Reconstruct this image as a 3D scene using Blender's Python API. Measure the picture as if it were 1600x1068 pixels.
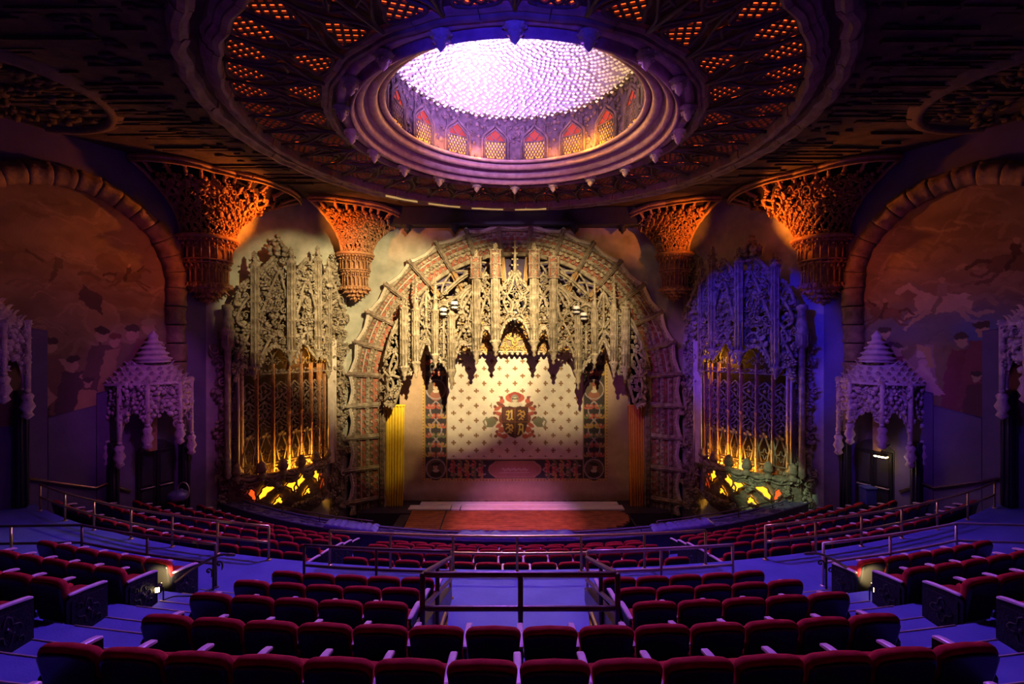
import bpy, math, random
import numpy as np
from mathutils import Vector, Matrix

random.seed(7); RNG = np.random.default_rng(7)
SC = bpy.context.scene
for o in list(bpy.data.objects): bpy.data.objects.remove(o)
COL = SC.collection
R = math.radians
F = 759.0; CX = 804.5; HY = 534.0      # focal length in pixels, axis of the hall, eye line

# ------------------------------------------------------------------ camera, world, lights
cam = bpy.data.cameras.new('camera'); co = bpy.data.objects.new('camera', cam); COL.objects.link(co)
co.location = (0, 0, 0); co.rotation_euler = (R(90), 0, 0)
cam.sensor_width = 36; cam.lens = 36 * F / 1600; cam.shift_x = -(CX - 800) / 1600
cam.clip_start = .05; cam.clip_end = 200
SC.camera = co
SC.view_settings.view_transform = 'Standard'; SC.view_settings.look = 'None'
SC.view_settings.gamma = 1; SC.view_settings.use_curve_mapping = False
SC.view_settings.exposure = 0.0
SC.cycles.diffuse_bounces = 2; SC.cycles.max_bounces = 6
w = bpy.data.worlds.new('world'); SC.world = w; w.use_nodes = True
w.node_tree.nodes['Background'].inputs[0].default_value = (.16, .08, .35, 1)
w.node_tree.nodes['Background'].inputs[1].default_value = 0.012

def lamp(kind, loc, power, color, aim=None, size=.1, cone=40, blend=.3, name='lamp'):
    d = bpy.data.lights.new(name, kind); d.energy = power; d.color = color
    if kind == 'AREA': d.shape = 'DISK'; d.size = size
    else: d.shadow_soft_size = size
    if kind == 'SPOT': d.spot_size = R(cone); d.spot_blend = blend
    o = bpy.data.objects.new(name, d); COL.objects.link(o); o.location = loc
    if aim is not None:
        o.rotation_euler = (Vector(aim) - Vector(loc)).to_track_quat('-Z', 'Y').to_euler()
    return o
DC = (0, 13.5)                                   # centre of the ceiling dome
WARM = (1, .77, .40); BLUE = (.05, .06, 1); VIO = (.42, .13, 1); ORANGE = (1, .22, .02); AMBER = (1, .45, .04)
# house light coming down through the dome opening
lamp('SPOT', (0, 13.2, 7.0), 5600, (.31, .085, 1), (0, 7.6, -4.6), .5, 112, .55, name='dome_wash')
lamp('AREA', (0, 13.5, 6.9), 40, (.55, .16, 1), (0, 13.5, 0), 4.6, name='dome_fill')
# dome floodlights hidden on the near rim
lamp('SPOT', (-1.0, 12.4, 6.5), 4600, (.58, .38, 1), (-1.0, 14.7, 8.7), .12, 120, 1, name='dome_flood')
lamp('SPOT', (-.95, 13.5, 7.35), 700, (.66, .55, 1), (-.9, 14.5, 9.0), .05, 140, 1, name='dome_flood')
lamp('SPOT', (2.4, 12.2, 6.5), 260, (1, .74, .25), (3.2, 15.2, 7.6), .1, 90, .8, name='dome_flood')
for ax, ay in ((-3.5, 15.9), (0, 17.6), (3.5, 15.9)): lamp('SPOT', (.6, -1.5, 1.2), 1500, (.78, .20, 1), (ax, ay, 5.9), .05, 13.5, .4, name='added_ceiling_spot')  # added pink spots behind the camera, brighten the far rim
# stage spots on the near rim of the dome
for ax, az, pw in ((-6.2, .9, 11500), (-2.2, .7, 16500), (1.7, .9, 9000)): lamp('SPOT', (.8, 9.6, 5.45), pw, WARM, (ax, 21.7, az), .05, 36, .6, name='stage_spot')
lamp('SPOT', (.8, 9.6, 5.45), 2600, (1, .72, .25), (-5.7, 22.3, -4.6), .05, 12, .7, name='stage_spot')  # added narrow spot to brighten the yellow drape
lamp('SPOT', (.8, 9.6, 5.45), 900, (1, .6, .25), (5.5, 22.3, -4.6), .05, 12, .7, name='stage_spot')  # weaker added spot to brighten the orange drape
lamp('SPOT', (.9, 9.7, 5.45), 4200, WARM, (-8.9, 20.0, 1.4), .05, 26, .4, name='stage_spot')
lamp('SPOT', (-.4, 9.7, 5.45), 6000, (.008, .008, 1), (9.6, 19.2, -.3), .05, 26, .35, name='stage_spot')
lamp('SPOT', (-2.6, 8.6, 5.4), 2200, (.42, .05, 1), (7.6, 21.8, -2.4), .06, 24, .8, name='stage_spot')
lamp('SPOT', (-1.2, 8.8, 5.4), 9000, (.55, .85, .50), (9.95, 18.6, -5.75), .05, 9.5, .5, name='stage_spot')
lamp('SPOT', (0, 9.2, 5.4), 7000, (.70, .26, 1), (0, 21.4, -8.3), .06, 21, .8, name='stage_spot')
lamp('SPOT', (0, 10.5, 5.4), 6500, (1, .17, .06), (0, 20.2, -8.2), .06, 23, .7, name='stage_spot')
# warm spots on the guard rails
lamp('SPOT', (0, 17.0, 5.5), 1500, (1, .75, .28), (0, 9.4, -4.1), .05, 15, .6, name='rail_spot')
lamp('SPOT', (-2, 16.6, 5.5), 1100, (1, .75, .28), (-9.9, 11.0, -4.0), .05, 16, .6, name='rail_spot')
# added blue spot, imitates lens bloom on the near edge of the ceiling ring
lamp('SPOT', (-.3, -1.5, 1.0), 5000, (.035, .02, 1), (-.3, 8.2, 5.8), .05, 22, 1, name='added_ceiling_spot')
for sx in (-1, 1):
    # violet washes on the carved hoods and the lower side walls
    lamp('SPOT', (sx * 4.2, 9.5, 5.3), 900 if sx < 0 else 1250, (.62, .10, .90) if sx < 0 else (.22, .07, 1), (sx * 12.2, 16.2, -2.2), .06, 24, .6, name='side_spot')
    lamp('SPOT', (sx * 3.0, 8.8, 5.3), 340 if sx < 0 else 760, (.40, .07, .75) if sx < 0 else (.22, .07, 1), (sx * 13.2, 14.2, -3.0), .1, 48, .9, name='side_spot')

# ------------------------------------------------------------------ materials
MAT = {}
def mat(name, c1, c2=None, scale=6, rough=.7, metal=0, bump=.0, bscale=None, emit=None, es=0, detail=4, spec=.4, coat=0):
    m = bpy.data.materials.new(name); m.use_nodes = True; nt = m.node_tree; N = nt.nodes; L = nt.links
    b = N['Principled BSDF']; b.inputs['Roughness'].default_value = rough; b.inputs['Metallic'].default_value = metal
    b.inputs['Specular IOR Level'].default_value = spec
    if coat: b.inputs['Coat Weight'].default_value = coat; b.inputs['Coat Roughness'].default_value = .15
    tc = N.new('ShaderNodeTexCoord')
    if c2 is None: b.inputs['Base Color'].default_value = (*c1, 1)
    else:
        nz = N.new('ShaderNodeTexNoise'); nz.inputs['Scale'].default_value = scale; nz.inputs['Detail'].default_value = detail
        L.new(tc.outputs['Object'], nz.inputs['Vector'])
        cr = N.new('ShaderNodeValToRGB'); cr.color_ramp.elements[0].position = .35; cr.color_ramp.elements[1].position = .68
        cr.color_ramp.elements[0].color = (*c1, 1); cr.color_ramp.elements[1].color = (*c2, 1)
        L.new(nz.outputs['Fac'], cr.inputs['Fac']); L.new(cr.outputs['Color'], b.inputs['Base Color'])
    if bump:
        n2 = N.new('ShaderNodeTexNoise'); n2.inputs['Scale'].default_value = bscale or scale * 4; n2.inputs['Detail'].default_value = 5
        L.new(tc.outputs['Object'], n2.inputs['Vector'])
        bp = N.new('ShaderNodeBump'); bp.inputs['Strength'].default_value = bump; bp.inputs['Distance'].default_value = .05
        L.new(n2.outputs['Fac'], bp.inputs['Height']); L.new(bp.outputs['Normal'], b.inputs['Normal'])
    if emit: b.inputs['Emission Color'].default_value = (*emit, 1); b.inputs['Emission Strength'].default_value = es
    MAT[name] = m; return m
def mat_attr(name, rough=.8, bump=.15, bscale=30):
    m = bpy.data.materials.new(name); m.use_nodes = True; nt = m.node_tree; N = nt.nodes; L = nt.links
    b = N['Principled BSDF']; b.inputs['Roughness'].default_value = rough; b.inputs['Specular IOR Level'].default_value = .25
    a = N.new('ShaderNodeAttribute'); a.attribute_name = 'print'
    tc = N.new('ShaderNodeTexCoord'); nz = N.new('ShaderNodeTexNoise'); nz.inputs['Scale'].default_value = 3; nz.inputs['Detail'].default_value = 6
    L.new(tc.outputs['Object'], nz.inputs['Vector'])
    mr = N.new('ShaderNodeMapRange'); mr.inputs[3].default_value = .75; mr.inputs[4].default_value = 1.15; L.new(nz.outputs['Fac'], mr.inputs[0])
    mx = N.new('ShaderNodeVectorMath'); mx.operation = 'SCALE'; L.new(a.outputs['Color'], mx.inputs[0]); L.new(mr.outputs[0], mx.inputs['Scale'])
    L.new(mx.outputs[0], b.inputs['Base Color'])
    n2 = N.new('ShaderNodeTexNoise'); n2.inputs['Scale'].default_value = bscale; n2.inputs['Detail'].default_value = 4; L.new(tc.outputs['Object'], n2.inputs['Vector'])
    bp = N.new('ShaderNodeBump'); bp.inputs['Strength'].default_value = bump; bp.inputs['Distance'].default_value = .03
    L.new(n2.outputs['Fac'], bp.inputs['Height']); L.new(bp.outputs['Normal'], b.inputs['Normal'])
    MAT[name] = m; return m
M = MAT
mat('carved_stone', (.20, .155, .095), (.44, .365, .25), 5, .75, bump=.35, bscale=28)
mat('pale_stone', (.52, .44, .32), (.66, .58, .45), 4, .7, bump=.25, bscale=25)
mat('brown_stone', (.15, .105, .07), (.33, .25, .17), 6, .75, bump=.35, bscale=28)
mat('red_panel', (.26, .075, .045), (.40, .14, .08), 5, .8, bump=.3, bscale=20)
mat('ochre_wood', (.36, .2, .08), (.5, .3, .13), 5, .6, bump=.2)
mat('gilt', (.62, .34, .08), (.75, .48, .16), 7, .45, .3, bump=.2)
mat('plaster_wall', (.36, .36, .27), (.52, .50, .38), 2.2, .85, bump=.15, bscale=14, detail=7)
mat('rose_plaster', (.30, .16, .13), (.38, .22, .17), 2, .85, bump=.1)
mat('purple_wall', (.115, .085, .16), (.15, .11, .20), 1.4, .85, bump=.12, bscale=12)
mat('dark_paint', (.018, .016, .026), (.03, .026, .04), 3, .5, bump=.1)
mat('black_void', (.004, .003, .006), None, rough=.95)
mat('ceiling_dark', (.045, .026, .02), (.09, .055, .04), 2.5, .8, bump=.5, bscale=9)
mat('ceiling_stone', (.22, .145, .10), (.34, .24, .16), 4, .75, bump=.4, bscale=14)
mat('ceiling_tracery', (.08, .05, .05), (.13, .085, .075), 4, .75, bump=.4, bscale=14)
mat('arch_plaster', (.16, .10, .06), (.30, .19, .11), 4, .7, bump=.5, bscale=10)
mat('fret', (.34, .155, .065), (.52, .26, .115), 6, .6, bump=.3)
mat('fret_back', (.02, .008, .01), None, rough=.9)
mat('drum_stone', (.055, .028, .05), (.13, .07, .105), 5, .75, bump=.6, bscale=12)
mat('rim_stone', (.36, .20, .24), (.50, .32, .36), 5, .55, bump=.3, bscale=20)
mat('dome_skin', (.24, .17, .24), (.36, .28, .34), 9, .6)
mat('crystal', (.86, .82, .85), None, rough=.25, spec=.6)
mat('red_glow', (.2, .02, .01), None, emit=(1, .085, .012), es=2.6)
mat('drum_glow', (.06, .01, .01), None, emit=(1, .06, .012), es=.5)
mat('window_amber', (.6, .3, .05), None, emit=(1, .36, .02), es=.95)
mat('amber_glow', (.6, .3, .05), None, emit=(1, .38, .012), es=2.6)
mat('ember_glow', (.6, .1, .05), None, emit=(1, .10, .01), es=1.1)
mat('glint_glow', (.7, .5, .2), None, emit=(1, .62, .2), es=.42)  # spotlit gleam of the far moulding, given as emission
mat('lamp_glow', (1, .9, .6), None, emit=(1, .72, .30), es=14)
mat('blue_floor', (.075, .095, .36), (.11, .13, .44), 1.8, .62, bump=.12, bscale=40, spec=.35)
mat('blue_riser', (.05, .085, .2), (.075, .115, .25), 2, .7)
mat('velvet', (.30, .012, .016), (.40, .022, .026), 14, .85, bump=.12, bscale=60, spec=.15)
mat('seat_shell', (.020, .017, .013), None, rough=.32, spec=.45)
mat('arm_wood', (.62, .45, .50), (.72, .55, .58), 12, .35, spec=.5)
mat('iron', (.012, .01, .014), (.02, .018, .022), 9, .4, .3, bump=.3)
mat('rail_metal', (.55, .45, .42), (.66, .55, .5), 8, .38, .5)
mat('brass', (.62, .46, .16), (.7, .54, .22), 8, .3, .8)
mat('bronze_rail', (.10, .06, .06), (.16, .10, .09), 8, .35, .5)
mat('stage_wood', (.22, .06, .02), (.40, .13, .045), 3, .45, bump=.15, spec=.4)
mat('stage_white', (.78, .72, .76), (.85, .8, .84), 3, .6)
mat('stage_dark', (.03, .018, .03), (.05, .03, .045), 4, .6)
mat('yellow_drape', (.80, .55, .035), (.86, .62, .05), 5, .75, bump=.08, bscale=50, spec=.2)
mat('orange_drape', (.70, .27, .05), (.78, .33, .07), 5, .75, bump=.08, bscale=50, spec=.2)
mat('wrap_plastic', (.10, .085, .28), (.14, .11, .36), 6, .22, spec=.6, bump=.5, bscale=7)
mat('parapet', (.06, .05, .10), (.10, .08, .16), 5, .6, bump=.4, bscale=10)
mat('white_fixture', (.75, .73, .7), None, rough=.4)
mat('lilac_plaster', (.42, .30, .36), (.58, .46, .5), 5, .7, bump=.4, bscale=22)
mat('blue_box', (.03, .04, .25), (.05, .06, .3), 5, .5)
mat_attr('curtain_print', .8, .55, 5); mat_attr('mural_paint', .75, .12, 20)

# ------------------------------------------------------------------ mesh helpers
def Pt(x, y, Y): return ((x - CX) / F * Y, Y, (HY - y) / F * Y)
class MB:
    def __init__(s): s.v = []; s.f = []; s.n = 0
    def add(s, v, fs, m=0, sm=False):
        v = np.asarray(v, float).reshape(-1, 3); s.v.append(v)
        for f in fs:
            f = np.asarray(f, int)
            if f.size: s.f.append((f.reshape(len(f), -1) + s.n, m, sm))
        s.n += len(v); return s
    def inst(s, tpl, pos, scale=1., rot=None, m=0, sm=True):
        tv, tf = tpl; pos = np.asarray(pos, float).reshape(-1, 3); n = len(pos)
        if n == 0: return s
        sc = np.asarray(scale, float)
        if sc.ndim == 0: sc = np.full((n, 3), float(sc))
        elif sc.ndim == 1 and len(sc) == n: sc = np.repeat(sc[:, None], 3, 1)
        elif sc.ndim == 1: sc = np.tile(sc, (n, 1))
        v = tv[None] * sc[:, None, :]
        if rot is not None: v = np.einsum('nij,nkj->nki', np.asarray(rot), v)
        v = v + pos[:, None, :]
        off = (np.arange(n) * len(tv))[:, None, None]
        s.v.append(v.reshape(-1, 3))
        for f in tf: s.f.append(((f[None] + off).reshape(-1, f.shape[1]) + s.n, m, sm))
        s.n += n * len(tv); return s
    def xf(s, fn):
        s.v = [fn(v) for v in s.v]; return s
    def verts(s): return np.concatenate(s.v) if s.v else np.zeros((0, 3))
    def mesh(s, name, mats, base=(0, 0, 0)):
        V = s.verts() - np.asarray(base, float)
        me = bpy.data.meshes.new(name)
        me.vertices.add(len(V)); me.vertices.foreach_set('co', V.astype(np.float32).ravel())
        lo = np.concatenate([f.ravel() for f, _, _ in s.f]); cnt = np.concatenate([np.full(len(f), f.shape[1]) for f, _, _ in s.f])
        st = np.concatenate([[0], np.cumsum(cnt)[:-1]])
        me.loops.add(len(lo)); me.loops.foreach_set('vertex_index', lo.astype(np.int32))
        me.polygons.add(len(cnt)); me.polygons.foreach_set('loop_start', st.astype(np.int32))
        mi = np.concatenate([np.full(len(f), m) for f, m, _ in s.f]); sm = np.concatenate([np.full(len(f), b) for f, _, b in s.f])
        for m in (mats if isinstance(mats, (list, tuple)) else [mats]): me.materials.append(MAT[m])
        me.polygons.foreach_set('material_index', mi.astype(np.int32)); me.polygons.foreach_set('use_smooth', sm.astype(bool))
        me.update(calc_edges=True); me.validate(); return me
BASE = {}
def obj(name, mb, mats, parent=None, kind=None, label=None, cat=None, group=None, base=None):
    if parent is not None: b = BASE[parent.name] if base is None else base
    elif base is not None: b = np.asarray(base, float)
    else:
        V = mb.verts(); b = (V.min(0) + V.max(0)) / 2; b[2] = V[:, 2].min()
    o = bpy.data.objects.new(name, mb.mesh(name, mats, b)); COL.objects.link(o)
    if parent is not None:
        o.parent = parent; o.location = tuple(np.asarray(b) - BASE[parent.name])
    else: o.location = tuple(b)
    BASE[o.name] = np.asarray(b, float)
    return tag(o, label, cat, group, kind)
def tag(o, label=None, cat=None, group=None, kind=None):
    if label: o['label'] = label
    if cat: o['category'] = cat
    if group: o['group'] = group
    if kind: o['kind'] = kind
    return o
def thing(name, label, cat, loc, group=None, rotz=0):
    o = bpy.data.objects.new(name, None); COL.objects.link(o); o.empty_display_size = .2
    o.location = loc; o.rotation_euler = (0, 0, rotz); BASE[o.name] = np.asarray(loc, float)
    return tag(o, label, cat, group)
def put(name, me, parent, loc=(0, 0, 0), rot=(0, 0, 0)):
    o = bpy.data.objects.new(name, me); COL.objects.link(o)
    if parent is not None: o.parent = parent
    o.location = loc; o.rotation_euler = rot
    BASE[o.name] = np.asarray(loc, float) + (BASE.get(parent.name, np.zeros(3)) if parent is not None else 0)
    return o

BOXF = np.array([[0, 1, 3, 2], [4, 6, 7, 5], [0, 4, 5, 1], [2, 3, 7, 6], [0, 2, 6, 4], [1, 5, 7, 3]])
def box(mb, x0, x1, y0, y1, z0, z1, m=0):
    v = [(x, y, z) for x in (x0, x1) for y in (y0, y1) for z in (z0, z1)]
    mb.add(v, [BOXF], m); return mb
def cbox(mb, x0, x1, y0, y1, z0, z1, c=.02, m=0):
    """box with chamfered edges (two extra loops along z)"""
    r = []
    for z, k in ((z0, c), (z0 + c, 0), (z1 - c, 0), (z1, c)):
        a = c
        r.append([(x0 + k, y0 + k + a, z), (x0 + k + a, y0 + k, z), (x1 - k - a, y0 + k, z), (x1 - k, y0 + k + a, z),
                  (x1 - k, y1 - k - a, z), (x1 - k - a, y1 - k, z), (x0 + k + a, y1 - k, z), (x0 + k, y1 - k - a, z)])
    v = np.array(r).reshape(-1, 3); q = []
    for i in range(3):
        for j in range(8): q.append((i * 8 + j, i * 8 + (j + 1) % 8, i * 8 + 8 + (j + 1) % 8, i * 8 + 8 + j))
    mb.add(v, [np.array(q), np.array([range(7, -1, -1)]), np.array([range(24, 32)])], m); return mb
def tube(mb, path, r, n=6, m=0, closed=False, sm=True):
    p = np.asarray(path, float); k = len(p)
    rr = np.broadcast_to(np.asarray(r, float), (k,)) if np.ndim(r) else np.full(k, float(r))
    if closed: t = np.roll(p, -1, 0) - np.roll(p, 1, 0)
    else: t = np.gradient(p, axis=0)
    t = t / (np.linalg.norm(t, axis=1)[:, None] + 1e-9)
    a = np.array([0, 0, 1.]) if abs(t[0, 2]) < .9 else np.array([1., 0, 0])
    u = np.cross(t[0], a); u /= np.linalg.norm(u); U = [u]
    for i in range(1, k):
        u = u - t[i] * np.dot(u, t[i]); u /= (np.linalg.norm(u) + 1e-9); U.append(u)
    U = np.array(U); W = np.cross(t, U)
    an = np.arange(n) * 2 * math.pi / n + math.pi / n
    v = p[:, None] + rr[:, None, None] * (U[:, None] * np.cos(an)[None, :, None] + W[:, None] * np.sin(an)[None, :, None])
    i = np.arange(k if closed else k - 1)[:, None]; j = np.arange(n)[None]
    i2 = (i + 1) % k; j2 = (j + 1) % n
    q = np.stack([i * n + j, i * n + j2, i2 * n + j2, i2 * n + j], -1).reshape(-1, 4)
    fs = [q]
    if not closed: fs += [np.arange(n)[None, ::-1], (np.arange(n) + (k - 1) * n)[None]]
    mb.add(v.reshape(-1, 3), fs, m, sm); return mb
def lathe(mb, prof, n=12, c=(0, 0, 0), m=0, sm=True, a0=0., a1=2 * math.pi, sq=1.):
    pr = np.asarray(prof, float); k = len(pr); full = abs(a1 - a0 - 2 * math.pi) < 1e-6
    an = a0 + (a1 - a0) * np.arange(n if full else n + 1) / n; w_ = len(an)
    v = np.stack([pr[:, 0, None] * np.cos(an), pr[:, 0, None] * np.sin(an) * sq, np.broadcast_to(pr[:, 1, None], (k, w_))], -1) + np.asarray(c, float)
    i = np.arange(k - 1)[:, None]; j = np.arange(w_ if full else w_ - 1)[None]; j2 = (j + 1) % w_
    q = np.stack([i * w_ + j, i * w_ + j2, (i + 1) * w_ + j2, (i + 1) * w_ + j], -1).reshape(-1, 4)
    mb.add(v.reshape(-1, 3), [q], m, sm); return mb
def grid(mb, P, m=0, sm=False, closed_u=False):
    """P (a,b,3) -> surface"""
    P = np.asarray(P, float); a, b, _ = P.shape
    i = np.arange(a if closed_u else a - 1)[:, None]; j = np.arange(b - 1)[None]; i2 = (i + 1) % a
    q = np.stack([i * b + j, i * b + j + 1, i2 * b + j + 1, i2 * b + j], -1).reshape(-1, 4)
    mb.add(P.reshape(-1, 3), [q], m, sm); return mb
def prism(mb, poly, n0, n1, m=0):
    """polygon in (u,z) extruded along n: verts (u,n,z)"""
    k = len(poly); v = [(a, n0, b) for a, b in poly] + [(a, n1, b) for a, b in poly]
    q = [(i, (i + 1) % k, k + (i + 1) % k, k + i) for i in range(k)]
    mb.add(v, [np.array(q), np.array([range(k)]), np.array([range(2 * k - 1, k - 1, -1)])], m); return mb
def cat(pts, k=6, closed=False):
    p = np.asarray(pts, float); n = len(p); out = []
    rng = range(n) if closed else range(n - 1)
    for i in rng:
        p1, p2 = p[i], p[(i + 1) % n]
        p0 = p[(i - 1) % n] if (closed or i > 0) else 2 * p1 - p2
        p3 = p[(i + 2) % n] if (closed or i < n - 2) else 2 * p2 - p1
        for t in np.arange(k) / k:
            out.append(.5 * ((2 * p1) + (-p0 + p2) * t + (2 * p0 - 5 * p1 + 4 * p2 - p3) * t * t + (-p0 + 3 * p1 - 3 * p2 + p3) * t ** 3))
    if not closed: out.append(p[-1])
    return np.array(out)
def rot_n(a):
    a = np.asarray(a, float); c, s_ = np.cos(a), np.sin(a); z = np.zeros_like(a); o_ = np.ones_like(a)
    return np.stack([np.stack([c, z, -s_], -1), np.stack([z, o_, z], -1), np.stack([s_, z, c], -1)], -2)
def rot_z(a):
    a = np.asarray(a, float); c, s_ = np.cos(a), np.sin(a); z = np.zeros_like(a); o_ = np.ones_like(a)
    return np.stack([np.stack([c, -s_, z], -1), np.stack([s_, c, z], -1), np.stack([z, z, o_], -1)], -2)

# ------------------------------------------------------------------ carved ornament templates: u (across), n (outwards), z (up); unit size
def T_of(mb): return mb.verts(), [f for f, _, _ in mb.f]
def t_blob(seed, lumps=4):
    import bmesh
    bm = bmesh.new(); bmesh.ops.create_icosphere(bm, subdivisions=1, radius=1)
    rg = np.random.default_rng(seed); v = np.array([a.co[:] for a in bm.verts]); f = np.array([[x.index for x in q.verts] for q in bm.faces]); bm.free()
    d = rg.normal(size=(lumps, 3)); d /= np.linalg.norm(d, axis=1)[:, None]
    h = np.max(v @ d.T, axis=1); v = v * (.62 + .45 * np.clip(h, 0, 1) ** 3)[:, None]; v[:, 1] *= .7
    return v, [f]
def t_leaf(curl=.6, lobes=3):
    st = np.linspace(0, 1, 8); rows = []
    for k, s_ in enumerate(st):
        wd = (.42 * math.sin(math.pi * min(1, s_ * .9 + .12)) + (.13 if k % 2 else -.06)) * (1 if k < 7 else .1)
        nn = .15 + curl * s_ * s_; zz = s_ * 1.5 - .75 - (.35 * s_ ** 3 if curl > .4 else 0)
        rows.append([(-wd, nn - .08, zz), (-wd * .45, nn + .14, zz), (0, nn + .02, zz), (wd * .45, nn + .14, zz), (wd, nn - .08, zz), (0, nn - .22, zz)])
    mb = MB(); P = np.array(rows); P = np.concatenate([P, P[:, :1]], 1); grid(mb, P); return T_of(mb)
def t_scroll(turns=1.35, hand=1):
    mb = MB(); th = np.linspace(0, turns * 2 * math.pi, 16); rr = .62 * np.exp(-.20 * th)
    p = np.stack([hand * (rr * np.cos(th)), .12 + .10 * np.sin(th * .5), rr * np.sin(th)], -1)
    p = np.concatenate([[[hand * .58, 0, -.9], [hand * .66, .06, -.45]], p]); r = np.concatenate([[.10, .15], np.linspace(.17, .07, 16)])
    tube(mb, p, r, 5); return T_of(mb)
def t_rose(k=6):
    mb = MB(); b = t_blob(3)
    a = np.arange(k) * 2 * math.pi / k
    mb.inst(b, np.stack([.6 * np.cos(a), 0 * a + .1, .6 * np.sin(a)], -1), .42); mb.inst(b, [[0, .28, 0]], .36); return T_of(mb)
def t_ball():
    mb = MB(); lathe(mb, [(.02, -1), (.7, -.7), (1, 0), (.7, .7), (.02, 1)], 6); return T_of(mb)
def t_quat(k=4, amp=.28, r=.12):
    mb = MB(); th = np.linspace(0, 2 * math.pi, 24, endpoint=False); q = .74 + amp * np.cos(k * th)
    tube(mb, np.stack([q * np.cos(th), 0 * th, q * np.sin(th)], -1), r, 4, closed=True); return T_of(mb)
BL = [t_blob(i) for i in range(5)]; LF = [t_leaf(.6), t_leaf(.2)]; SCR = [t_scroll(1.35, 1), t_scroll(1.35, -1)]; ROSE = t_rose(); BALL = t_ball(); QUAT = t_quat(); TREF = t_quat(3, .25)
ORN = BL + LF + SCR + [ROSE]
def hexpts(u0, u1, z0, z1, st, mask=None, jit=.25):
    us = np.arange(u0, u1, st); zs = np.arange(z0, z1, st * .87)
    U, Z = np.meshgrid(us, zs); U = U + (np.arange(len(zs)) % 2)[:, None] * st * .5
    U = U.ravel() + RNG.uniform(-jit, jit, U.size) * st; Z = Z.ravel() + RNG.uniform(-jit, jit, Z.size) * st
    if mask is not None:
        k = mask(U, Z); U, Z = U[k], Z[k]
    return U, Z
def foliage(mb, U, Z, n0, size, m=0, kinds=None, upright=False, nj=.5):
    kinds = kinds or ORN; ch = RNG.integers(0, len(kinds), len(U))
    for i, t in enumerate(kinds):
        k = np.where(ch == i)[0]
        if len(k) == 0: continue
        a = RNG.uniform(-.6, .6, len(k)) if upright else RNG.uniform(0, 2 * math.pi, len(k))
        nn = (n0 if np.ndim(n0) == 0 else np.asarray(n0)[k]) + RNG.uniform(0, nj, len(k)) * size
        mb.inst(t, np.stack([U[k], nn + 0 * U[k], Z[k]], -1), size * RNG.uniform(.75, 1.2, len(k)), rot_n(a), m)
def frame(O, d):
    d = np.asarray(d, float); d = d / np.linalg.norm(d); n = np.array([d[1], -d[0]]); O = np.asarray(O, float)
    def fn(v): return np.stack([O[0] + v[:, 0] * d[0] + v[:, 1] * n[0], O[1] + v[:, 0] * d[1] + v[:, 1] * n[1], v[:, 2]], -1)
    def px(x, y, nn=0.):
        k = (x - CX) / F; o = O + n * nn                      # where the plane stands behind a place in the view
        t = (k * o[1] - o[0]) / (d[0] - k * d[1]); Yv = o[1] + t * d[1]
        return t, (HY - y) / F * Yv
    fn.px = px; fn.d = d; fn.n = n; fn.O = O; return fn
def flipx(v): return v * np.array([-1., 1, 1])
def side(fn, sx): return fn if sx < 0 else (lambda v: flipx(fn(v)))

def pinnacle(mb, u, n, zb, zt, w, sp=.9, pd=.5, m=0, crock=True, flute=True):
    """gothic shaft with a crocketed spire on top and a hanging boss below"""
    pr = [(.01, zb), (.24 * w, zb + .10 * pd), (.13 * w, zb + .22 * pd), (.42 * w, zb + .36 * pd), (.30 * w, zb + .46 * pd), (.62 * w, zb + .70 * pd), (.66 * w, zb + .80 * pd), (.46 * w, zb + .86 * pd)] if pd else [(.5 * w, zb)]
    za = zb + pd * .86; ze = zt - sp; z = za + .5
    while z < ze - .25:
        pr += [(.44 * w, z - .05), (.56 * w, z - .02), (.56 * w, z + .02), (.44 * w, z + .05)]; z += .62
    pr += [(.44 * w, ze - .1), (.66 * w, ze - .04), (.66 * w, ze + .03)]
    if sp: pr += [(.40 * w, ze + .07), (.34 * w, ze + .3 * sp), (.42 * w, ze + .34 * sp), (.28 * w, ze + .38 * sp), (.09 * w, zt - .14 * sp), (.2 * w, zt - .10 * sp), (.08 * w, zt - .06 * sp), (.01, zt)]
    lathe(mb, pr, 8, (u, n, 0), m)
    if flute:
        for a in (R(20), R(70), R(110), R(160)):
            x, y = u + .5 * w * math.cos(a), n + .5 * w * math.sin(a)
            tube(mb, [(x, y, za), (x, y, ze)], .09 * w, 4, m)
    if crock:
        if sp:
            zz = np.repeat(np.linspace(ze + .42 * sp, zt - .2 * sp, 4), 4); a = np.tile(np.arange(4) * math.pi / 2 + .8, 4)
            rr = w * (.32 - .2 * (zz - ze - .42 * sp) / sp)
            mb.inst(BL[1], np.stack([u + rr * np.cos(a), n + rr * np.sin(a), zz], -1), .13 * w, None, m)
        for z in ([zb + .74 * pd] if pd else []) + [ze - .02, ze + .33 * sp]:
            a = np.arange(6) * math.pi / 3
            mb.inst(BL[2], np.stack([u + .58 * w * np.cos(a), n + .58 * w * np.sin(a), 0 * a + z], -1), .19 * w, None, m)
        zz = np.arange(za + .12, ze - .1, .2); mb.inst(LF[1], np.stack([0 * zz + u, 0 * zz + n + .42 * w, zz], -1), .13 * w + .02, None, m)

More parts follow.
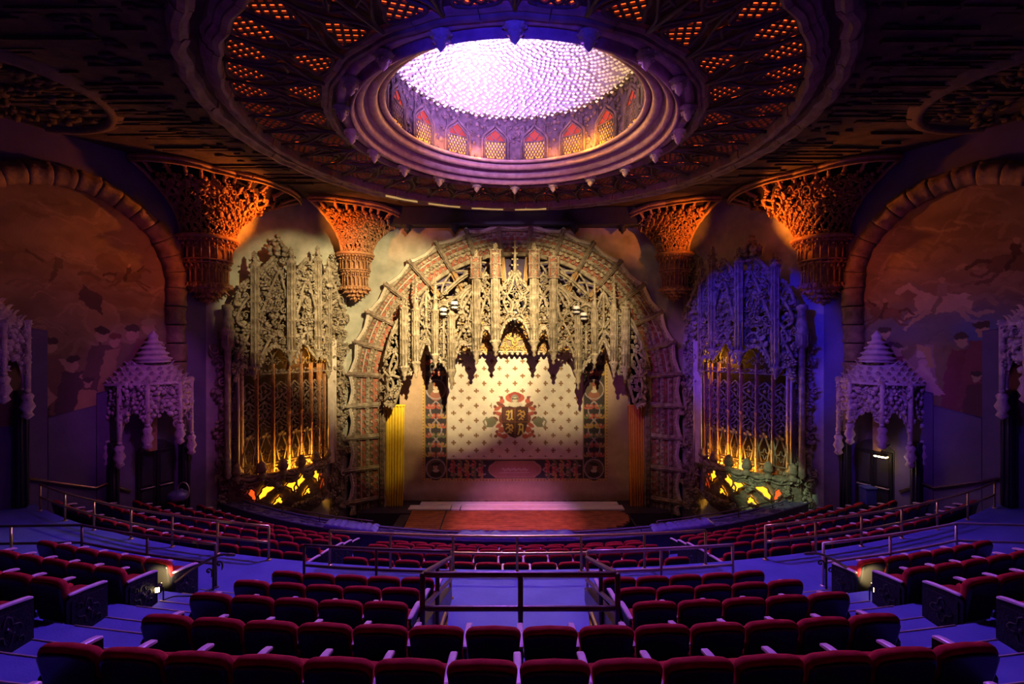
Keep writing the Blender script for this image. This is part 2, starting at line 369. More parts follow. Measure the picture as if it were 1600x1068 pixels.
# ================================================================== THE SETTING
K1 = np.array([-11.0, 17.3]); K2 = np.array([-7.55, 21.8]); WD = np.array([.504, .864]); WD = WD / np.linalg.norm(WD)
W0 = K1 - 6.0 * WD                                   # mural wall starts here and runs to K1
XB = -15.6; tb = (XB - K1[0]) / WD[0]; KB = K1 + tb * WD
YW = 21.9                                            # plane of the stage wall
HALL = [(XB, -3.0), tuple(KB), tuple(K1), tuple(K2), (K2[0], YW), (-K2[0], YW), (-K2[0], K2[1]), (-K1[0], K1[1]), (-KB[0], KB[1]), (-XB, -3.0)]
ZC = 5.95; ZF = -10.8
def wall_x(Y):
    """half width of the hall at depth Y"""
    if Y <= KB[1]: return -XB
    if Y <= K1[1]: return -(K1[0] + (Y - K1[1]) * WD[0] / WD[1])
    return -(K1[0] + (Y - K1[1]) * (K2[0] - K1[0]) / (K2[1] - K1[1]))
def wall_slab(p, q, z0, z1, th=.3):
    p = np.asarray(p, float); q = np.asarray(q, float); d = (q - p) / np.linalg.norm(q - p); n = np.array([-d[1], d[0]]) * th
    mb = MB(); a, b = p + n, q + n
    v = [(*x, z) for z in (z0, z1) for x in (p, q, b, a)]
    mb.add(v, [np.array([[0, 1, 2, 3], [4, 5, 6, 7], [0, 1, 5, 4], [1, 2, 6, 5], [2, 3, 7, 6], [3, 0, 4, 7]])]); return mb
for sx, nm in ((-1, 'left'), (1, 'right')):
    g = (lambda v: v) if sx < 0 else flipx
    mb = wall_slab(KB, K1, ZF, ZC); m2 = wall_slab((XB, -3), KB, ZF, ZC); mb.v += m2.v; mb.f += [(f + mb.n, a, b) for f, a, b in m2.f]; mb.n += m2.n
    obj('wall_' + nm, mb.xf(g), 'purple_wall', kind='structure')
    mb = wall_slab(K1, K2, ZF, ZC); obj('wall_organ_' + nm, mb.xf(g), 'plaster_wall', kind='structure')
    # dark dado below the plaster beside the stage
    mb = MB(); box(mb, -7.5, -7.1, YW - .05, YW, -9, -2.28); obj('trim_dado_' + nm, mb.xf(g), 'dark_paint', kind='structure')
# stage wall with the arched opening
AZ = -2.145; RO = 6.9
mb = MB(); th = np.linspace(0, math.pi, 49); inn = np.stack([RO * np.cos(th), 0 * th + YW, AZ + RO * np.sin(th)], -1)
ex = 7.9; ez = ZC - AZ
k = np.minimum(ex / np.maximum(np.abs(np.cos(th)), 1e-6), ez / np.maximum(np.abs(np.sin(th)), 1e-6))
out = np.stack([k * np.cos(th), 0 * th + YW, AZ + k * np.sin(th)], -1)
out[0, 2] = out[-1, 2] = AZ
back = lambda P: P + np.array([0, .35, 0])
grid(mb, np.stack([inn, out], 1)); grid(mb, np.stack([back(inn), back(out)], 1)); grid(mb, np.stack([inn, back(inn)], 1))
for s in (-1, 1): box(mb, min(s * RO, s * ex), max(s * RO, s * ex), YW, YW + .35, ZF, AZ)
obj('wall_front', mb, 'plaster_wall', kind='structure')
mb = MB(); box(mb, -8.2, 8.2, 25.6, 25.9, ZF, ZC); obj('wall_back', mb, 'black_void', kind='structure')
for s in (-1, 1):
    mb = MB(); box(mb, s * 8.2 - .1, s * 8.2 + .1, YW + .36, 25.6, ZF, ZC); obj('wall_stage_' + ('left' if s < 0 else 'right'), mb, 'black_void', kind='structure')
# ceiling slab with the round opening
mb = MB(); A = np.linspace(0, 2 * math.pi, 145)[:-1]
def hall_ray(a):
    d = np.array([math.cos(a), math.sin(a)]); best = 1e9
    for i in range(len(HALL)):
        p = np.array(HALL[i]) - DC; q = np.array(HALL[(i + 1) % len(HALL)]) - DC; e = q - p
        den = d[0] * e[1] - d[1] * e[0]
        if abs(den) < 1e-9: continue
        t = (p[0] * e[1] - p[1] * e[0]) / den; s = (p[0] * d[1] - p[1] * d[0]) / den
        if t > 0 and -1e-6 <= s <= 1 + 1e-6: best = min(best, t)
    return best
kk = np.array([hall_ray(a) for a in A]); cs = np.stack([np.cos(A), np.sin(A)], -1)
pi_ = np.array(DC) + cs * 4.5; po = np.array(DC) + cs * kk[:, None]
def lift(p, z): return np.concatenate([p, np.full((len(p), 1), z)], 1)
grid(mb, np.stack([lift(pi_, ZC), lift(po, ZC), lift(po, ZC + .2), lift(pi_, ZC + .2), lift(pi_, ZC)], 1), closed_u=True)
ceiling = obj('ceiling', mb, 'ceiling_dark', kind='structure')
# worn plaster battens that streak across the flat of the ceiling
mb = MB(); rg = np.random.default_rng(3); n = 0
while n < 700:
    x, y, l = rg.uniform(-13.5, 13.5), rg.uniform(3.5, 19.5), rg.uniform(.5, 2.6); r0 = math.hypot(x, y - DC[1])
    if r0 < 8.0 or math.hypot(abs(x) - l / 2, y - DC[1]) < 7.95 or abs(x) + l / 2 > wall_x(y) - 1.2 or (abs(x) > 5 and y > 18.5): continue
    h = rg.uniform(.02, .10); wd = rg.uniform(.02, .07); box(mb, x - l / 2, x + l / 2, y - wd, y + wd, ZC - h, ZC + .02); n += 1
obj('ceiling_batten', mb, 'ceiling_dark', ceiling, kind='stuff')
mb = MB()                                             # small carved lumps between the battens
a = rg.uniform(0, 2 * math.pi, 500); r_ = rg.uniform(7.95, 9.6, 500); X, Y = r_ * np.cos(a), DC[1] + r_ * np.sin(a); kx = (np.abs(X) < np.array([wall_x(y) for y in Y]) - 1) & ~((np.abs(X) > 5) & (Y > 16)) & (Y < 20.6)
mb.inst(BL[0], np.stack([X[kx], Y[kx], 0 * X[kx] + ZC - .03], -1), np.stack([rg.uniform(.1, .3, kx.sum()), rg.uniform(.06, .12, kx.sum()), rg.uniform(.04, .10, kx.sum())], -1))
obj('ceiling_carving', mb, 'ceiling_dark', ceiling, kind='stuff')
# beam over the stage wall with its small drops
mb = MB(); cbox(mb, -6.3, 6.3, 21.25, YW - .02, 5.12, ZC - .01, .04)
beam = obj('trim_beam', mb, 'dark_paint', kind='structure')
for x in (-4.75, -2.65, 2.65, 4.75):
    mb = MB(); lathe(mb, [(.30, 5.14), (.26, 5.05), (.14, 5.02), (.18, 4.95), (.10, 4.88), (.01, 4.76)], 8, (x, 21.5, 0)); obj('drop', mb, 'dark_paint', beam)
# side saucer domes: a raised moulding ring on the ceiling
for sx, nm in ((-1, 'left'), (1, 'right')):
    mb = MB(); lathe(mb, [(2.0, ZC), (2.02, 5.84), (2.1, 5.78), (2.2, 5.8), (2.24, 5.88), (2.34, 5.88), (2.38, ZC)], 48, (sx * 12.2, 11.4, 0), a0=R(-110 if sx < 0 else 70), a1=R(110 if sx < 0 else 290))
    obj('trim_saucer_' + nm, mb, 'ceiling_tracery', kind='structure')
    mb = MB(); U = rg.uniform(0, 2 * math.pi, 160); q = 1.85 * np.sqrt(rg.uniform(0, 1, 160)); x = sx * 12.2 + q * np.cos(U); y = 11.4 + q * np.sin(U); k = np.abs(x) < np.array([wall_x(b) for b in y]) - .2
    mb.inst(BL[3], np.stack([x[k], y[k], 0 * x[k] + ZC - .04], -1), rg.uniform(.08, .2, k.sum()) , rot_z(U[k])); obj('saucer_carving', mb, 'ceiling_dark', bpy.data.objects['trim_saucer_' + nm], kind='stuff')

# ================================================================== CEILING RING
ring = thing('ceiling_ring', 'wide dark ceiling ring of pierced tracery glowing red around the dome', 'ceiling ring', (*DC, ZC))
def seg_mesh(prof, a, wav, name, n=6, mtl='ceiling_stone'):
    """one block of a round moulding, ends closed"""
    pr = np.asarray(prof, float); an = np.linspace(-a / 2, a / 2, n + 1)
    P = []
    for t in an:
        dr = wav * math.cos(t / a * 2 * math.pi); P.append([((r + dr) * math.cos(t), (r + dr) * math.sin(t), z - ZC) for r, z in pr])
    mb = MB(); grid(mb, P); k = len(pr); mb.add(P[0], [np.array([range(k)])]); mb.add(P[-1], [np.array([range(k - 1, -1, -1)])])
    return mb.mesh(name, mtl)
profA = [(7.90, ZC), (7.88, 5.82), (7.80, 5.72), (7.68, 5.70), (7.62, 5.78), (7.54, 5.80), (7.52, ZC)]
profB = [(7.36, ZC), (7.34, 5.84), (7.26, 5.80), (7.25, 5.74), (7.15, 5.70), (7.14, 5.65), (7.04, 5.62), (6.98, 5.66), (6.96, ZC)]
profC = [(5.02, ZC), (5.0, 5.86), (4.93, 5.83), (4.86, 5.86), (4.84, 5.80), (4.78, 5.78), (4.76, ZC)]
segA = [seg_mesh(profA, R(7.3), w_, 'outer_moulding') for w_ in (.03, .045, .015)]
segB = [seg_mesh(profB, R(7.3), w_, 'stepped_moulding') for w_ in (.02, .035, .01)]
segC = seg_mesh(profC, R(14.8), .02, 'inner_moulding', 8)
for k in range(48):
    a = R(7.5 * k); put('outer_moulding', segA[(k * 7) % 3], ring, (0, 0, 0), (0, 0, a)); put('stepped_moulding', segB[(k * 5) % 3], ring, (0, 0, 0), (0, 0, a))
for k in range(24): put('inner_moulding', segC, ring, (0, 0, 0), (0, 0, R(15 * k)))
def pol(r, ph, z): return (r * math.cos(R(ph)), r * math.sin(R(ph)), z - ZC)
mt = MB(); ml = MB(); mg = MB()
tube(mt, [pol(r, -7.5, 5.84) for r in (4.98, 6.0, 6.98)], .05, 5)
tube(mt, [pol(r, 0, 5.86) for r in (5.75, 6.3, 6.98)], .035, 5)
cells = []
for s in (-1, 1):
    o_ = cat([(6.93, s * 3.75), (6.86, s * 3.75 + 2.7), (6.55, s * 3.75 + 2.9), (6.25, s * 3.75 + 1.7), (6.02, s * 3.75), (6.25, s * 3.75 - 1.7), (6.55, s * 3.75 - 2.9), (6.86, s * 3.75 - 2.7)], 4, True); cells.append((o_, 6.55, s * 3.75))
o_ = cat([(5.78, 0), (5.62, 2.2), (5.40, 3.0), (5.12, 4.7), (5.0, 0), (5.12, -4.7), (5.40, -3.0), (5.62, -2.2)], 4, True); cells.append((o_, 5.35, 0))
for s in (-1, 1): cells.append((cat([(5.95, s * 5.2), (5.72, s * 5.9), (5.5, s * 5.3), (5.72, s * 4.6)], 4, True), 5.7, s * 5.2))
def inpoly(P, x, y):
    c = np.zeros(np.shape(x), bool); j = len(P) - 1
    for i in range(len(P)):
        xi, yi = P[i]; xj, yj = P[j]; t = ((yi > y) != (yj > y)) & (x < (xj - xi) * (y - yi) / (yj - yi + 1e-12) + xi); c ^= t; j = i
    return c
for o_, rc, pc in cells:
    tube(mt, [pol(r, p, 5.90) for r, p in o_], .045, 5, closed=True)
    k = len(o_); v = [pol(r, p, 5.955) for r, p in o_] + [pol(r, p, 5.935) for r, p in o_]
    mg.add(v, [np.array([[i, (i + 1) % k, k + (i + 1) % k, k + i] for i in range(k)]), np.array([range(k)]), np.array([range(2 * k - 1, k - 1, -1)])])
    # diagonal lattice bars
    xy = np.array([(r * math.cos(R(p)), r * math.sin(R(p))) for r, p in o_]); c0 = np.array([rc * math.cos(R(pc)), rc * math.sin(R(pc))])
    for da in (50, -50):
        ang = R(da + pc); dv = np.array([math.cos(ang), math.sin(ang)]); nv = np.array([-dv[1], dv[0]])
        for off in np.arange(-.8, .81, .155):
            s_ = np.linspace(-.9, .9, 91); pts = c0 + nv * off + s_[:, None] * dv; ins = inpoly(xy, pts[:, 0], pts[:, 1])
            if ins.sum() < 4: continue
            i0, i1 = np.where(ins)[0][[0, -1]]; p, q = pts[i0] - dv * .06, pts[i1] + dv * .06; wv = nv * .030
            v = [(*(x + sg * wv), z - ZC) for z in (5.885, 5.932) for x in (p, q) for sg in (-1, 1)]
            ml.add(v, [BOXF])
for s in (-1, 1):
    tube(mt, [pol(r, p, 5.84) for r, p in cat([(5.0, s * 7.4), (5.35, s * 6.2), (5.7, s * 3.2), (6.0, s * 1.2), (6.3, s * .2)], 5)], .035, 5)
    tube(mt, [pol(r, p, 5.85) for r, p in cat([(6.98, s * 7.3), (6.5, s * 6.9), (6.1, s * 5.6), (5.9, s * 3.7), (5.75, s * 6.5)], 5)], .03, 5)
mt_ = mt.mesh('tracery_sector', 'ceiling_tracery'); ml_ = ml.mesh('lattice', 'ceiling_dark'); mg_ = mg.mesh('red_light_pane', 'red_glow')
for k in range(24):
    a = R(15 * k + 7.5); o = put('tracery_sector', mt_, ring, (0, 0, 0), (0, 0, a)); put('lattice', ml_, o); put('red_light_pane', mg_, o)
# slim glowing strips standing in for spotlight caught on the far ring moulding
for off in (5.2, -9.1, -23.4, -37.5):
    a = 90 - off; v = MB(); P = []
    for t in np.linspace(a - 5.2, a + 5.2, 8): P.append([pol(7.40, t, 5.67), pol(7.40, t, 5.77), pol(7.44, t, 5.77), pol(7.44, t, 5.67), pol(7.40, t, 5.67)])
    grid(v, np.array(P) + np.array([*DC, ZC])); obj('moulding_glint', v, 'glint_glow', ring)

# ================================================================== DOME
dome = thing('ceiling_dome', 'bright domed ceiling hung with crystals above a lit drum of pointed windows', 'dome', (*DC, 5.7))
RD = 3.55
prof = [(3.48, 6.36), (3.50, 6.30), (3.58, 6.27), (3.64, 6.30), (3.66, 6.36)]
def roll(r0, r1, z, d, n=5): return [(r0 + (r1 - r0) * (.5 - .5 * math.cos(t)), z - d * math.sin(t)) for t in np.linspace(0, math.pi, n + 2)]
prof += roll(3.68, 3.94, 6.26, .16) + [(3.95, 6.22), (4.0, 6.2)] + roll(4.02, 4.22, 6.06, .15) + [(4.23, 6.02)] + roll(4.25, 4.35, 5.86, .12) + [(4.37, 6.0), (4.42, 6.0)] + roll(4.44, 4.66, 5.93, .07) + [(4.7, 5.98), (4.7, 6.4), (3.48, 6.36)]
mb = MB(); lathe(mb, prof, 120, (*DC, 0)); obj('rim', mb, 'rim_stone', dome)
mb = MB(); lathe(mb, [(RD, 6.3), (RD, 7.86), (RD + .25, 7.86), (RD + .25, 6.3), (RD, 6.3)], 96, (*DC, 0))
a = np.arange(0, 2 * math.pi, 2 * math.pi / 64)
for z, s_, zz in ((7.76, .13, 0), (6.42, .09, 1)): mb.inst(BL[2], np.stack([DC[0] + (RD - .03) * np.cos(a), DC[1] + (RD - .03) * np.sin(a), 0 * a + z], -1), s_)
# carved relief between the windows
for k in range(16):
    a0 = R(22.5 * k + 0)
    for q in range(26):
        t = a0 + R(RNG.uniform(-5, 5) if q < 16 else RNG.uniform(-11, 11)); z = RNG.uniform(6.5, 7.7) if q < 16 else RNG.uniform(7.42, 7.7)
        mb.inst(ORN[RNG.integers(0, len(ORN))], [[DC[0] + (RD - .02) * math.cos(t), DC[1] + (RD - .02) * math.sin(t), z]], RNG.uniform(.06, .12), [rot_z(t + math.pi / 2) @ rot_n(RNG.uniform(0, 6))])
    for t in (-5.2, 5.2): tube(mb, [(DC[0] + (RD - .04) * math.cos(a0 + R(t)), DC[1] + (RD - .04) * math.sin(a0 + R(t)), z) for z in (6.36, 7.5)], .035, 5)
obj('drum_wall', mb, 'drum_stone', dome)
mb = MB(); a = np.arange(0, 2 * math.pi, 2 * math.pi / 110); mb.inst(BL[3], np.stack([DC[0] + (RD - .1) * np.cos(a), DC[1] + (RD - .1) * np.sin(a), 0 * a + 7.82], -1), .10); obj('cresting', mb, 'ceiling_dark', dome, kind='stuff')
th = np.linspace(0, math.pi / 2, 14)
mb = MB(); lathe(mb, [(RD * math.cos(t) + .02, 7.8 + 1.45 * math.sin(t)) for t in th], 64, (*DC, 0)); obj('dome_skin', mb, 'dome_skin', dome)
tq = np.linspace(0, math.pi / 2 - .07, 400); rq = RD * np.cos(tq); ds = np.hypot(np.gradient(rq), np.gradient(1.45 * np.sin(tq))); cum = np.cumsum(rq * ds); cum /= cum[-1]
n = 2600; fr = (np.arange(n) + .5) / n; t0 = np.interp(fr, cum, tq) + RNG.normal(0, .004, n); an = np.arange(n) * 2.399963 + RNG.normal(0, .012, n)
mb = MB(); U, V = .985 * RD * np.cos(t0) * np.cos(an), .985 * RD * np.cos(t0) * np.sin(an); z = 7.8 + 1.43 * np.sin(t0)
drop = MB(); lathe(drop, [(.02, .35), (.55, .3), (1, 0), (.45, -.5), (.02, -.75)], 8)
nr = np.stack([-U * .25, -V * .25, 0 * U], -1)
mb.inst(T_of(drop), np.stack([U + DC[0], V + DC[1], z - .05], -1) + nr * .08, .061, None, sm=False); obj('crystal_drops', mb, 'crystal', dome, kind='stuff')
# drum windows: built facing inwards on the +x side, then turned round the drum
def ogee(wd, z0, zs, za, n=9):
    l = [(-wd, z0), (-wd, zs)] + [tuple(p) for p in cat([(-wd, zs), (-wd * .92, zs + .3 * (za - zs)), (-wd * .5, zs + .62 * (za - zs)), (-wd * .16, zs + .82 * (za - zs)), (0, za)], 3)[1:]]
    return l + [(-a, b) for a, b in l[-2::-1]]
wo = ogee(.46, 6.36, 6.95, 7.58)
def cyl(u, n_, z): a = np.asarray(u) / RD; return np.stack([(RD - np.asarray(n_)) * np.cos(a), (RD - np.asarray(n_)) * np.sin(a), np.asarray(z) - 5.7], -1)
wf = MB(); tube(wf, cyl([p[0] for p in wo], [.05] * len(wo), [p[1] for p in wo]), .05, 6)
w2 = ogee(.38, 6.4, 6.95, 7.42); tube(wf, cyl([p[0] for p in w2], [.07] * len(w2), [p[1] for p in w2]), .028, 5)
for s in (-1, 1): tube(wf, cyl(*np.array([(s * .36, .07, 6.98), (s * .18, .07, 7.2), (0, .07, 6.98)]).T), .02, 4)
tube(wf, cyl([-.38, 0, .38], [.07] * 3, [6.97] * 3), .025, 4)
wf.inst(BALL, cyl([0], [.07], [7.64]), .07)
fm = wf.mesh('drum_window', 'drum_stone')
wl = MB()
for sl in (-1, 1):
    for off in np.arange(-1.6, 1.61, .19):
        s_ = np.linspace(-.45, .45, 61); zz = 6.7 + off + sl * 1.7 * s_; ins = inpoly(np.array(w2), s_, zz) & (zz < 7.0)
        if ins.sum() < 4: continue
        i0, i1 = np.where(ins)[0][[0, -1]]; tube(wl, cyl([s_[i0], s_[i1]], [.055] * 2, [zz[i0], zz[i1]]), .022, 4)
lm = wl.mesh('lattice', 'drum_stone')
def pane(P, name, mtl):
    wg = MB(); k = len(P); v = np.concatenate([cyl([p[0] for p in P], [.012] * k, [p[1] for p in P]), cyl([p[0] for p in P], [.03] * k, [p[1] for p in P])])
    wg.add(v, [np.array([[i, (i + 1) % k, k + (i + 1) % k, k + i] for i in range(k)]), np.array([range(k)]), np.array([range(k, 2 * k)])]); return wg.mesh(name, mtl)
gm = pane([(-.38, 6.4), (-.38, 6.96), (.38, 6.96), (.38, 6.4)], 'amber_pane', 'window_amber'); gu = pane([p for p in w2 if p[1] > 6.9], 'red_pane', 'drum_glow')
for k in range(16):
    a = R(22.5 * k + 11.25); o = put('drum_window', fm, dome, (0, 0, 0), (0, 0, a)); put('lattice', lm, o); put('amber_pane', gm, o); put('red_pane', gu, o)
for az, p in ((101.25 + 11, 26), (78.75 - 12, 22), (101.25 + 34, 26), (78.75 - 34, 46), (147, 16), (40, 26)):
    lamp('POINT', (DC[0] + 3.2 * math.cos(R(az)), DC[1] + 3.2 * math.sin(R(az)), 6.5), p * 2, (1, .42, .03), size=.04, name='drum_lamp')
# pendant bosses round the rim
mb = MB(); lathe(mb, [(.12, .04), (.2, 0), (.22, -.06), (.12, -.1), (.17, -.16), (.09, -.22), (.10, -.27), (.01, -.38)], 8)
a = np.arange(8) * math.pi / 4
for z, q in ((-.05, .2), (-.17, .14)): mb.inst(BL[1], np.stack([q * np.cos(a), q * np.sin(a), 0 * a + z], -1), .055)
pm = mb.mesh('pendant_boss', 'pale_stone')
for k in range(20):
    a = math.pi / 2 + R(18 * k); o = put('pendant_boss', pm, dome, (4.53 * math.cos(a), 4.53 * math.sin(a), 5.86 - 5.7))

# ================================================================== CORBELS AND THEIR FLARING FRETWORK
def corbel(C, rl, zt, ztip, ph0, ph1, ru, zu, sx, label, nc):
    g = (lambda v: v) if sx < 0 else flipx
    t = thing('fretwork_corbel', label, 'corbel', tuple(g(np.array([[C[0], C[1], ztip]]))[0]), 'fretwork corbels carrying the ceiling')
    H = zt - ztip; s = rl
    pr = [(.01, ztip), (.14 * s, ztip + .06 * H), (.22 * s, ztip + .11 * H), (.5 * s, ztip + .2 * H), (.74 * s, ztip + .25 * H), (.78 * s, ztip + .29 * H), (.66 * s, ztip + .31 * H)]
    mb = MB(); lathe(mb, pr, 20, (C[0], C[1], 0))
    for z, q, k, sz in ((.07, .2, 6, .12), (.13, .38, 9, .14), (.2, .58, 12, .15), (.27, .78, 16, .13)):
        a = np.arange(k) * 2 * math.pi / k + z * 9
        mb.inst(LF[0], np.stack([C[0] + q * s * np.cos(a), C[1] + q * s * np.sin(a), 0 * a + ztip + z * H], -1), sz * 1.3 * s, np.einsum('nij,jk->nik', rot_z(a - math.pi / 2), rot_n(math.pi)))
        mb.inst(BL[1], np.stack([C[0] + q * s * np.cos(a + .2), C[1] + q * s * np.sin(a + .2), 0 * a + ztip + z * H], -1), sz * .8 * s)
    obj('foliage_boss', mb.xf(g), 'fret', t, kind='stuff')
    for (za, zb, q, nm) in ((.31, .61, .68, 'lower_arcade'), (.66, .93, .80, 'upper_arcade')):
        mb = MB(); z0, z1 = ztip + za * H, ztip + zb * H; q *= s; k = 20
        lathe(mb, [(q * .8, z0), (q * .8, z1), (q * 1.04, z1), (q * 1.12, z1 + .03 * H), (q * .9, z1 + .055 * H)], 20, (C[0], C[1], 0)); lathe(mb, [(q * .8, z0), (q * 1.06, z0), (q * 1.06, z0 + .02 * H), (q * .8, z0 + .03 * H)], 20, (C[0], C[1], 0))
        for i in range(k):
            a0 = i * 2 * math.pi / k; x, y = C[0] + q * math.cos(a0), C[1] + q * math.sin(a0); tube(mb, [(x, y, z0), (x, y, z1)], .035 * s, 5)
            am = a0 + math.pi / k; dz = (z1 - z0)
            tube(mb, [(C[0] + q * math.cos(b), C[1] + q * math.sin(b), z) for b, z in ((a0, z0 + .55 * dz), (am, z0 + .8 * dz), (a0 + 2 * math.pi / k, z0 + .55 * dz))], .025 * s, 4)
            mb.inst(BL[0], [[C[0] + q * 1.08 * math.cos(am), C[1] + q * 1.08 * math.sin(am), z1 - .04 * H], [C[0] + q * 1.1 * math.cos(a0), C[1] + q * 1.1 * math.sin(a0), z1 + .03 * H]], .075 * s)
        obj(nm, mb.xf(g), 'fret', t)
    mb = MB(); lathe(mb, [(.7 * s, zt - .04 * H), (1.0 * s, zt - .03 * H), (1.08 * s, zt), (1.02 * s, zt + .03 * H), (.7 * s, zt + .03 * H)], 28, (C[0], C[1], 0)); a = np.arange(36) * R(10)
    mb.inst(BL[2], np.stack([C[0] + .98 * s * np.cos(a), C[1] + .98 * s * np.sin(a), 0 * a + zt - .05 * H], -1), .07 * s); obj('cap_ring', mb.xf(g), 'fret', t)
    # flare
    zl = zt + .03
    def S(u, v, inn=0.):
        u = np.asarray(u, float); v = np.asarray(v, float); ph = R(ph0) + (R(ph1) - R(ph0)) * u; top = np.interp(u, np.linspace(0, 1, len(ru)), ru)
        rad = .86 * s + (top - .86 * s) * np.clip(v, 0, 1) ** 1.7 - inn; zz = zl + (np.interp(u, np.linspace(0, 1, len(zu)), zu) - zl) * np.clip(v, 0, 1) ** .85
        return np.stack([C[0] + rad * np.cos(ph), C[1] + rad * np.sin(ph), zz], -1), ph
    uu, vv = np.meshgrid(np.linspace(0, 1, 31), np.linspace(0, 1, 14), indexing='ij')
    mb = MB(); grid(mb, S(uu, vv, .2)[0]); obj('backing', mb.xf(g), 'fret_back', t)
    mb = MB(); vs = np.linspace(.0, .74, 19)
    for i in range(nc):
        for sg in (-1, 1):
            u = (i + .5 + .5 * sg * np.sin(2 * math.pi * vs * 2.7 + (i % 2) * math.pi)) / nc; tube(mb, S(np.clip(u, 0, 1), vs)[0], .038 + .026 * vs, 4)
    obj('lattice', mb.xf(g), 'fret', t, kind='stuff')
    mb = MB(); nd = 5
    I, J = np.meshgrid(np.arange(nc), np.arange(nd + 1), indexing='ij'); I = I.ravel(); J = J.ravel()
    for du, dv, kind, sz in ((0., 0., None, .15), (.5, .07, None, .11), (.25, .1, BL[1], .07), (.75, .03, BL[0], .07)):
        u = np.clip((I + .5 + du) / nc, .01, .99); v = (J + .25) / (nd + 1) * .78 + dv; p, ph = S(u, v, -.05); k = len(u); sc = sz * (.8 + .9 * v) * RNG.uniform(.8, 1.25, k)
        ch = RNG.integers(0, 3, k); tp = [LF[0], ROSE, SCR[0]]
        for c in range(3):
            q = ch == c
            mb.inst(kind or tp[c], p[q], sc[q], np.einsum('nij,njk->nik', rot_z(ph[q] - math.pi / 2), rot_n(RNG.uniform(-.5, .5, q.sum()) + math.pi * (RNG.uniform(0, 1, q.sum()) > .5))))
    obj('foliage', mb.xf(g), 'fret', t, kind='stuff')
    for i in range(nc):                                     # crocketed colonnettes under the cornice
        mb = MB(); u = (i + .5) / nc; (p,), _ = S([u], [.80], -.04); (p2,), _ = S([u], [1.0], .04)
        path = np.array([p + (p2 - p) * q for q in np.linspace(0, 1, 5)]); tube(mb, path, [.05, .07, .05, .06, .08], 6)
        mb.inst(BL[1], np.repeat(path, 2, 0) + RNG.normal(0, .05, (10, 3)), .06); mb.inst(LF[0], [p], .13, [rot_z(np.array(_ - math.pi / 2))[0] @ rot_n(math.pi)])
        obj('colonnette', mb.xf(g), 'fret', t)
    us = np.linspace(0, 1, 31); top = S(us, 0 * us + 1)[0]
    mb = MB(); grid(mb, np.stack([top + [0, 0, -.12], top + [0, 0, .0], top * 1 + [0, 0, .12]], 1)); tube(mb, top + [0, 0, .02], .07, 6); tube(mb, top + [0, 0, -.12], .04, 5)
    for e in (0, 1):
        vv_ = np.linspace(0, 1, 16); tube(mb, S(0 * vv_ + e, vv_, -.02)[0] + np.stack([0 * vv_, 0 * vv_, .02 * np.sin(vv_ * 40)], -1), .07, 6)
    obj('cornice', mb.xf(g), 'ochre_wood', t)
    return t
for sx in (-1, 1):
    sd = 'left' if sx < 0 else 'right'; ot = 'lit organ screen' if sx < 0 else 'blue-lit organ screen'
    corbel((-10.92, 17.25), .95, 3.62, 1.30, 239.7, 413, [2.35, 1.75, 1.25, 1.35, 2.2, 3.5], [5.80, 5.82, 5.82, 5.82, 5.82, 5.78], sx, 'flaring fretwork corbel between the %s mural arch and the organ screen' % sd, 11)
    corbel((-7.0, 21.3), .78, 3.80, 1.74, 236, 372, [2.25, 1.45, 1.2, 1.5, 2.2], [5.78, 5.8, 5.8, 5.75, 5.5], sx, 'flaring fretwork corbel between the %s organ screen and the stage arch' % sd, 9)
    # orange uplights tucked where the two flares meet
    k = 1. if sx < 0 else .8
    lamp('SPOT', (sx * 8.25, 18.15, 4.0), 700 * k, ORANGE, (sx * 10.7, 16.6, 5.1), .05, 100, .6, name='cove_lamp')
    lamp('SPOT', (sx * 8.0, 18.4, 4.0), 560 * k, ORANGE, (sx * 6.9, 20.4, 5.0), .05, 72, .7, name='cove_lamp')
    lamp('SPOT', (sx * 9.2, 15.6, 2.4), 85 * k, (1, .13, .012), (sx * 12.2, 15.4, 2.4), .05, 80, .8, name='cove_lamp')

# ================================================================== STAGE ARCH
arch = thing('stage_arch', 'tall round-headed stage arch of carved plaster framing the curtain', 'arch', (0, 21.9, -7.6))
LS = 7.25 * math.pi / 2
def AP(s, q, h=0.):
    """point on the splayed arch band: s = length from the crown, q = 0 outer edge .. 1 inner edge, h = relief"""
    s, q, h = np.broadcast_arrays(np.asarray(s, float), np.asarray(q, float), np.asarray(h, float)); r = 7.25 - 1.15 * q
    a = np.clip(s, -LS, LS) / 7.25; ex = np.maximum(np.abs(s) - LS, 0)
    return np.stack([r * np.sin(a), 21.72 + .75 * q - h, AZ + r * np.cos(a) - ex], -1)
def APR(s):
    """rotations: local u across the band (outwards), n to the viewer, z along the band"""
    s = np.asarray(s, float); a = np.clip(s, -LS, LS) / 7.25; z = 0 * a
    o_ = np.stack([np.sin(a), z, np.cos(a)], -1); t_ = np.stack([np.cos(a), z, -np.sin(a)], -1); n_ = np.stack([z, z - 1, z], -1)
    return np.stack([o_, n_, t_], -1)
ribs = [.71 + 1.4236 * k for k in range(12)]; ends = [-16.95] + [-x for x in ribs[::-1]] + ribs + [16.95]
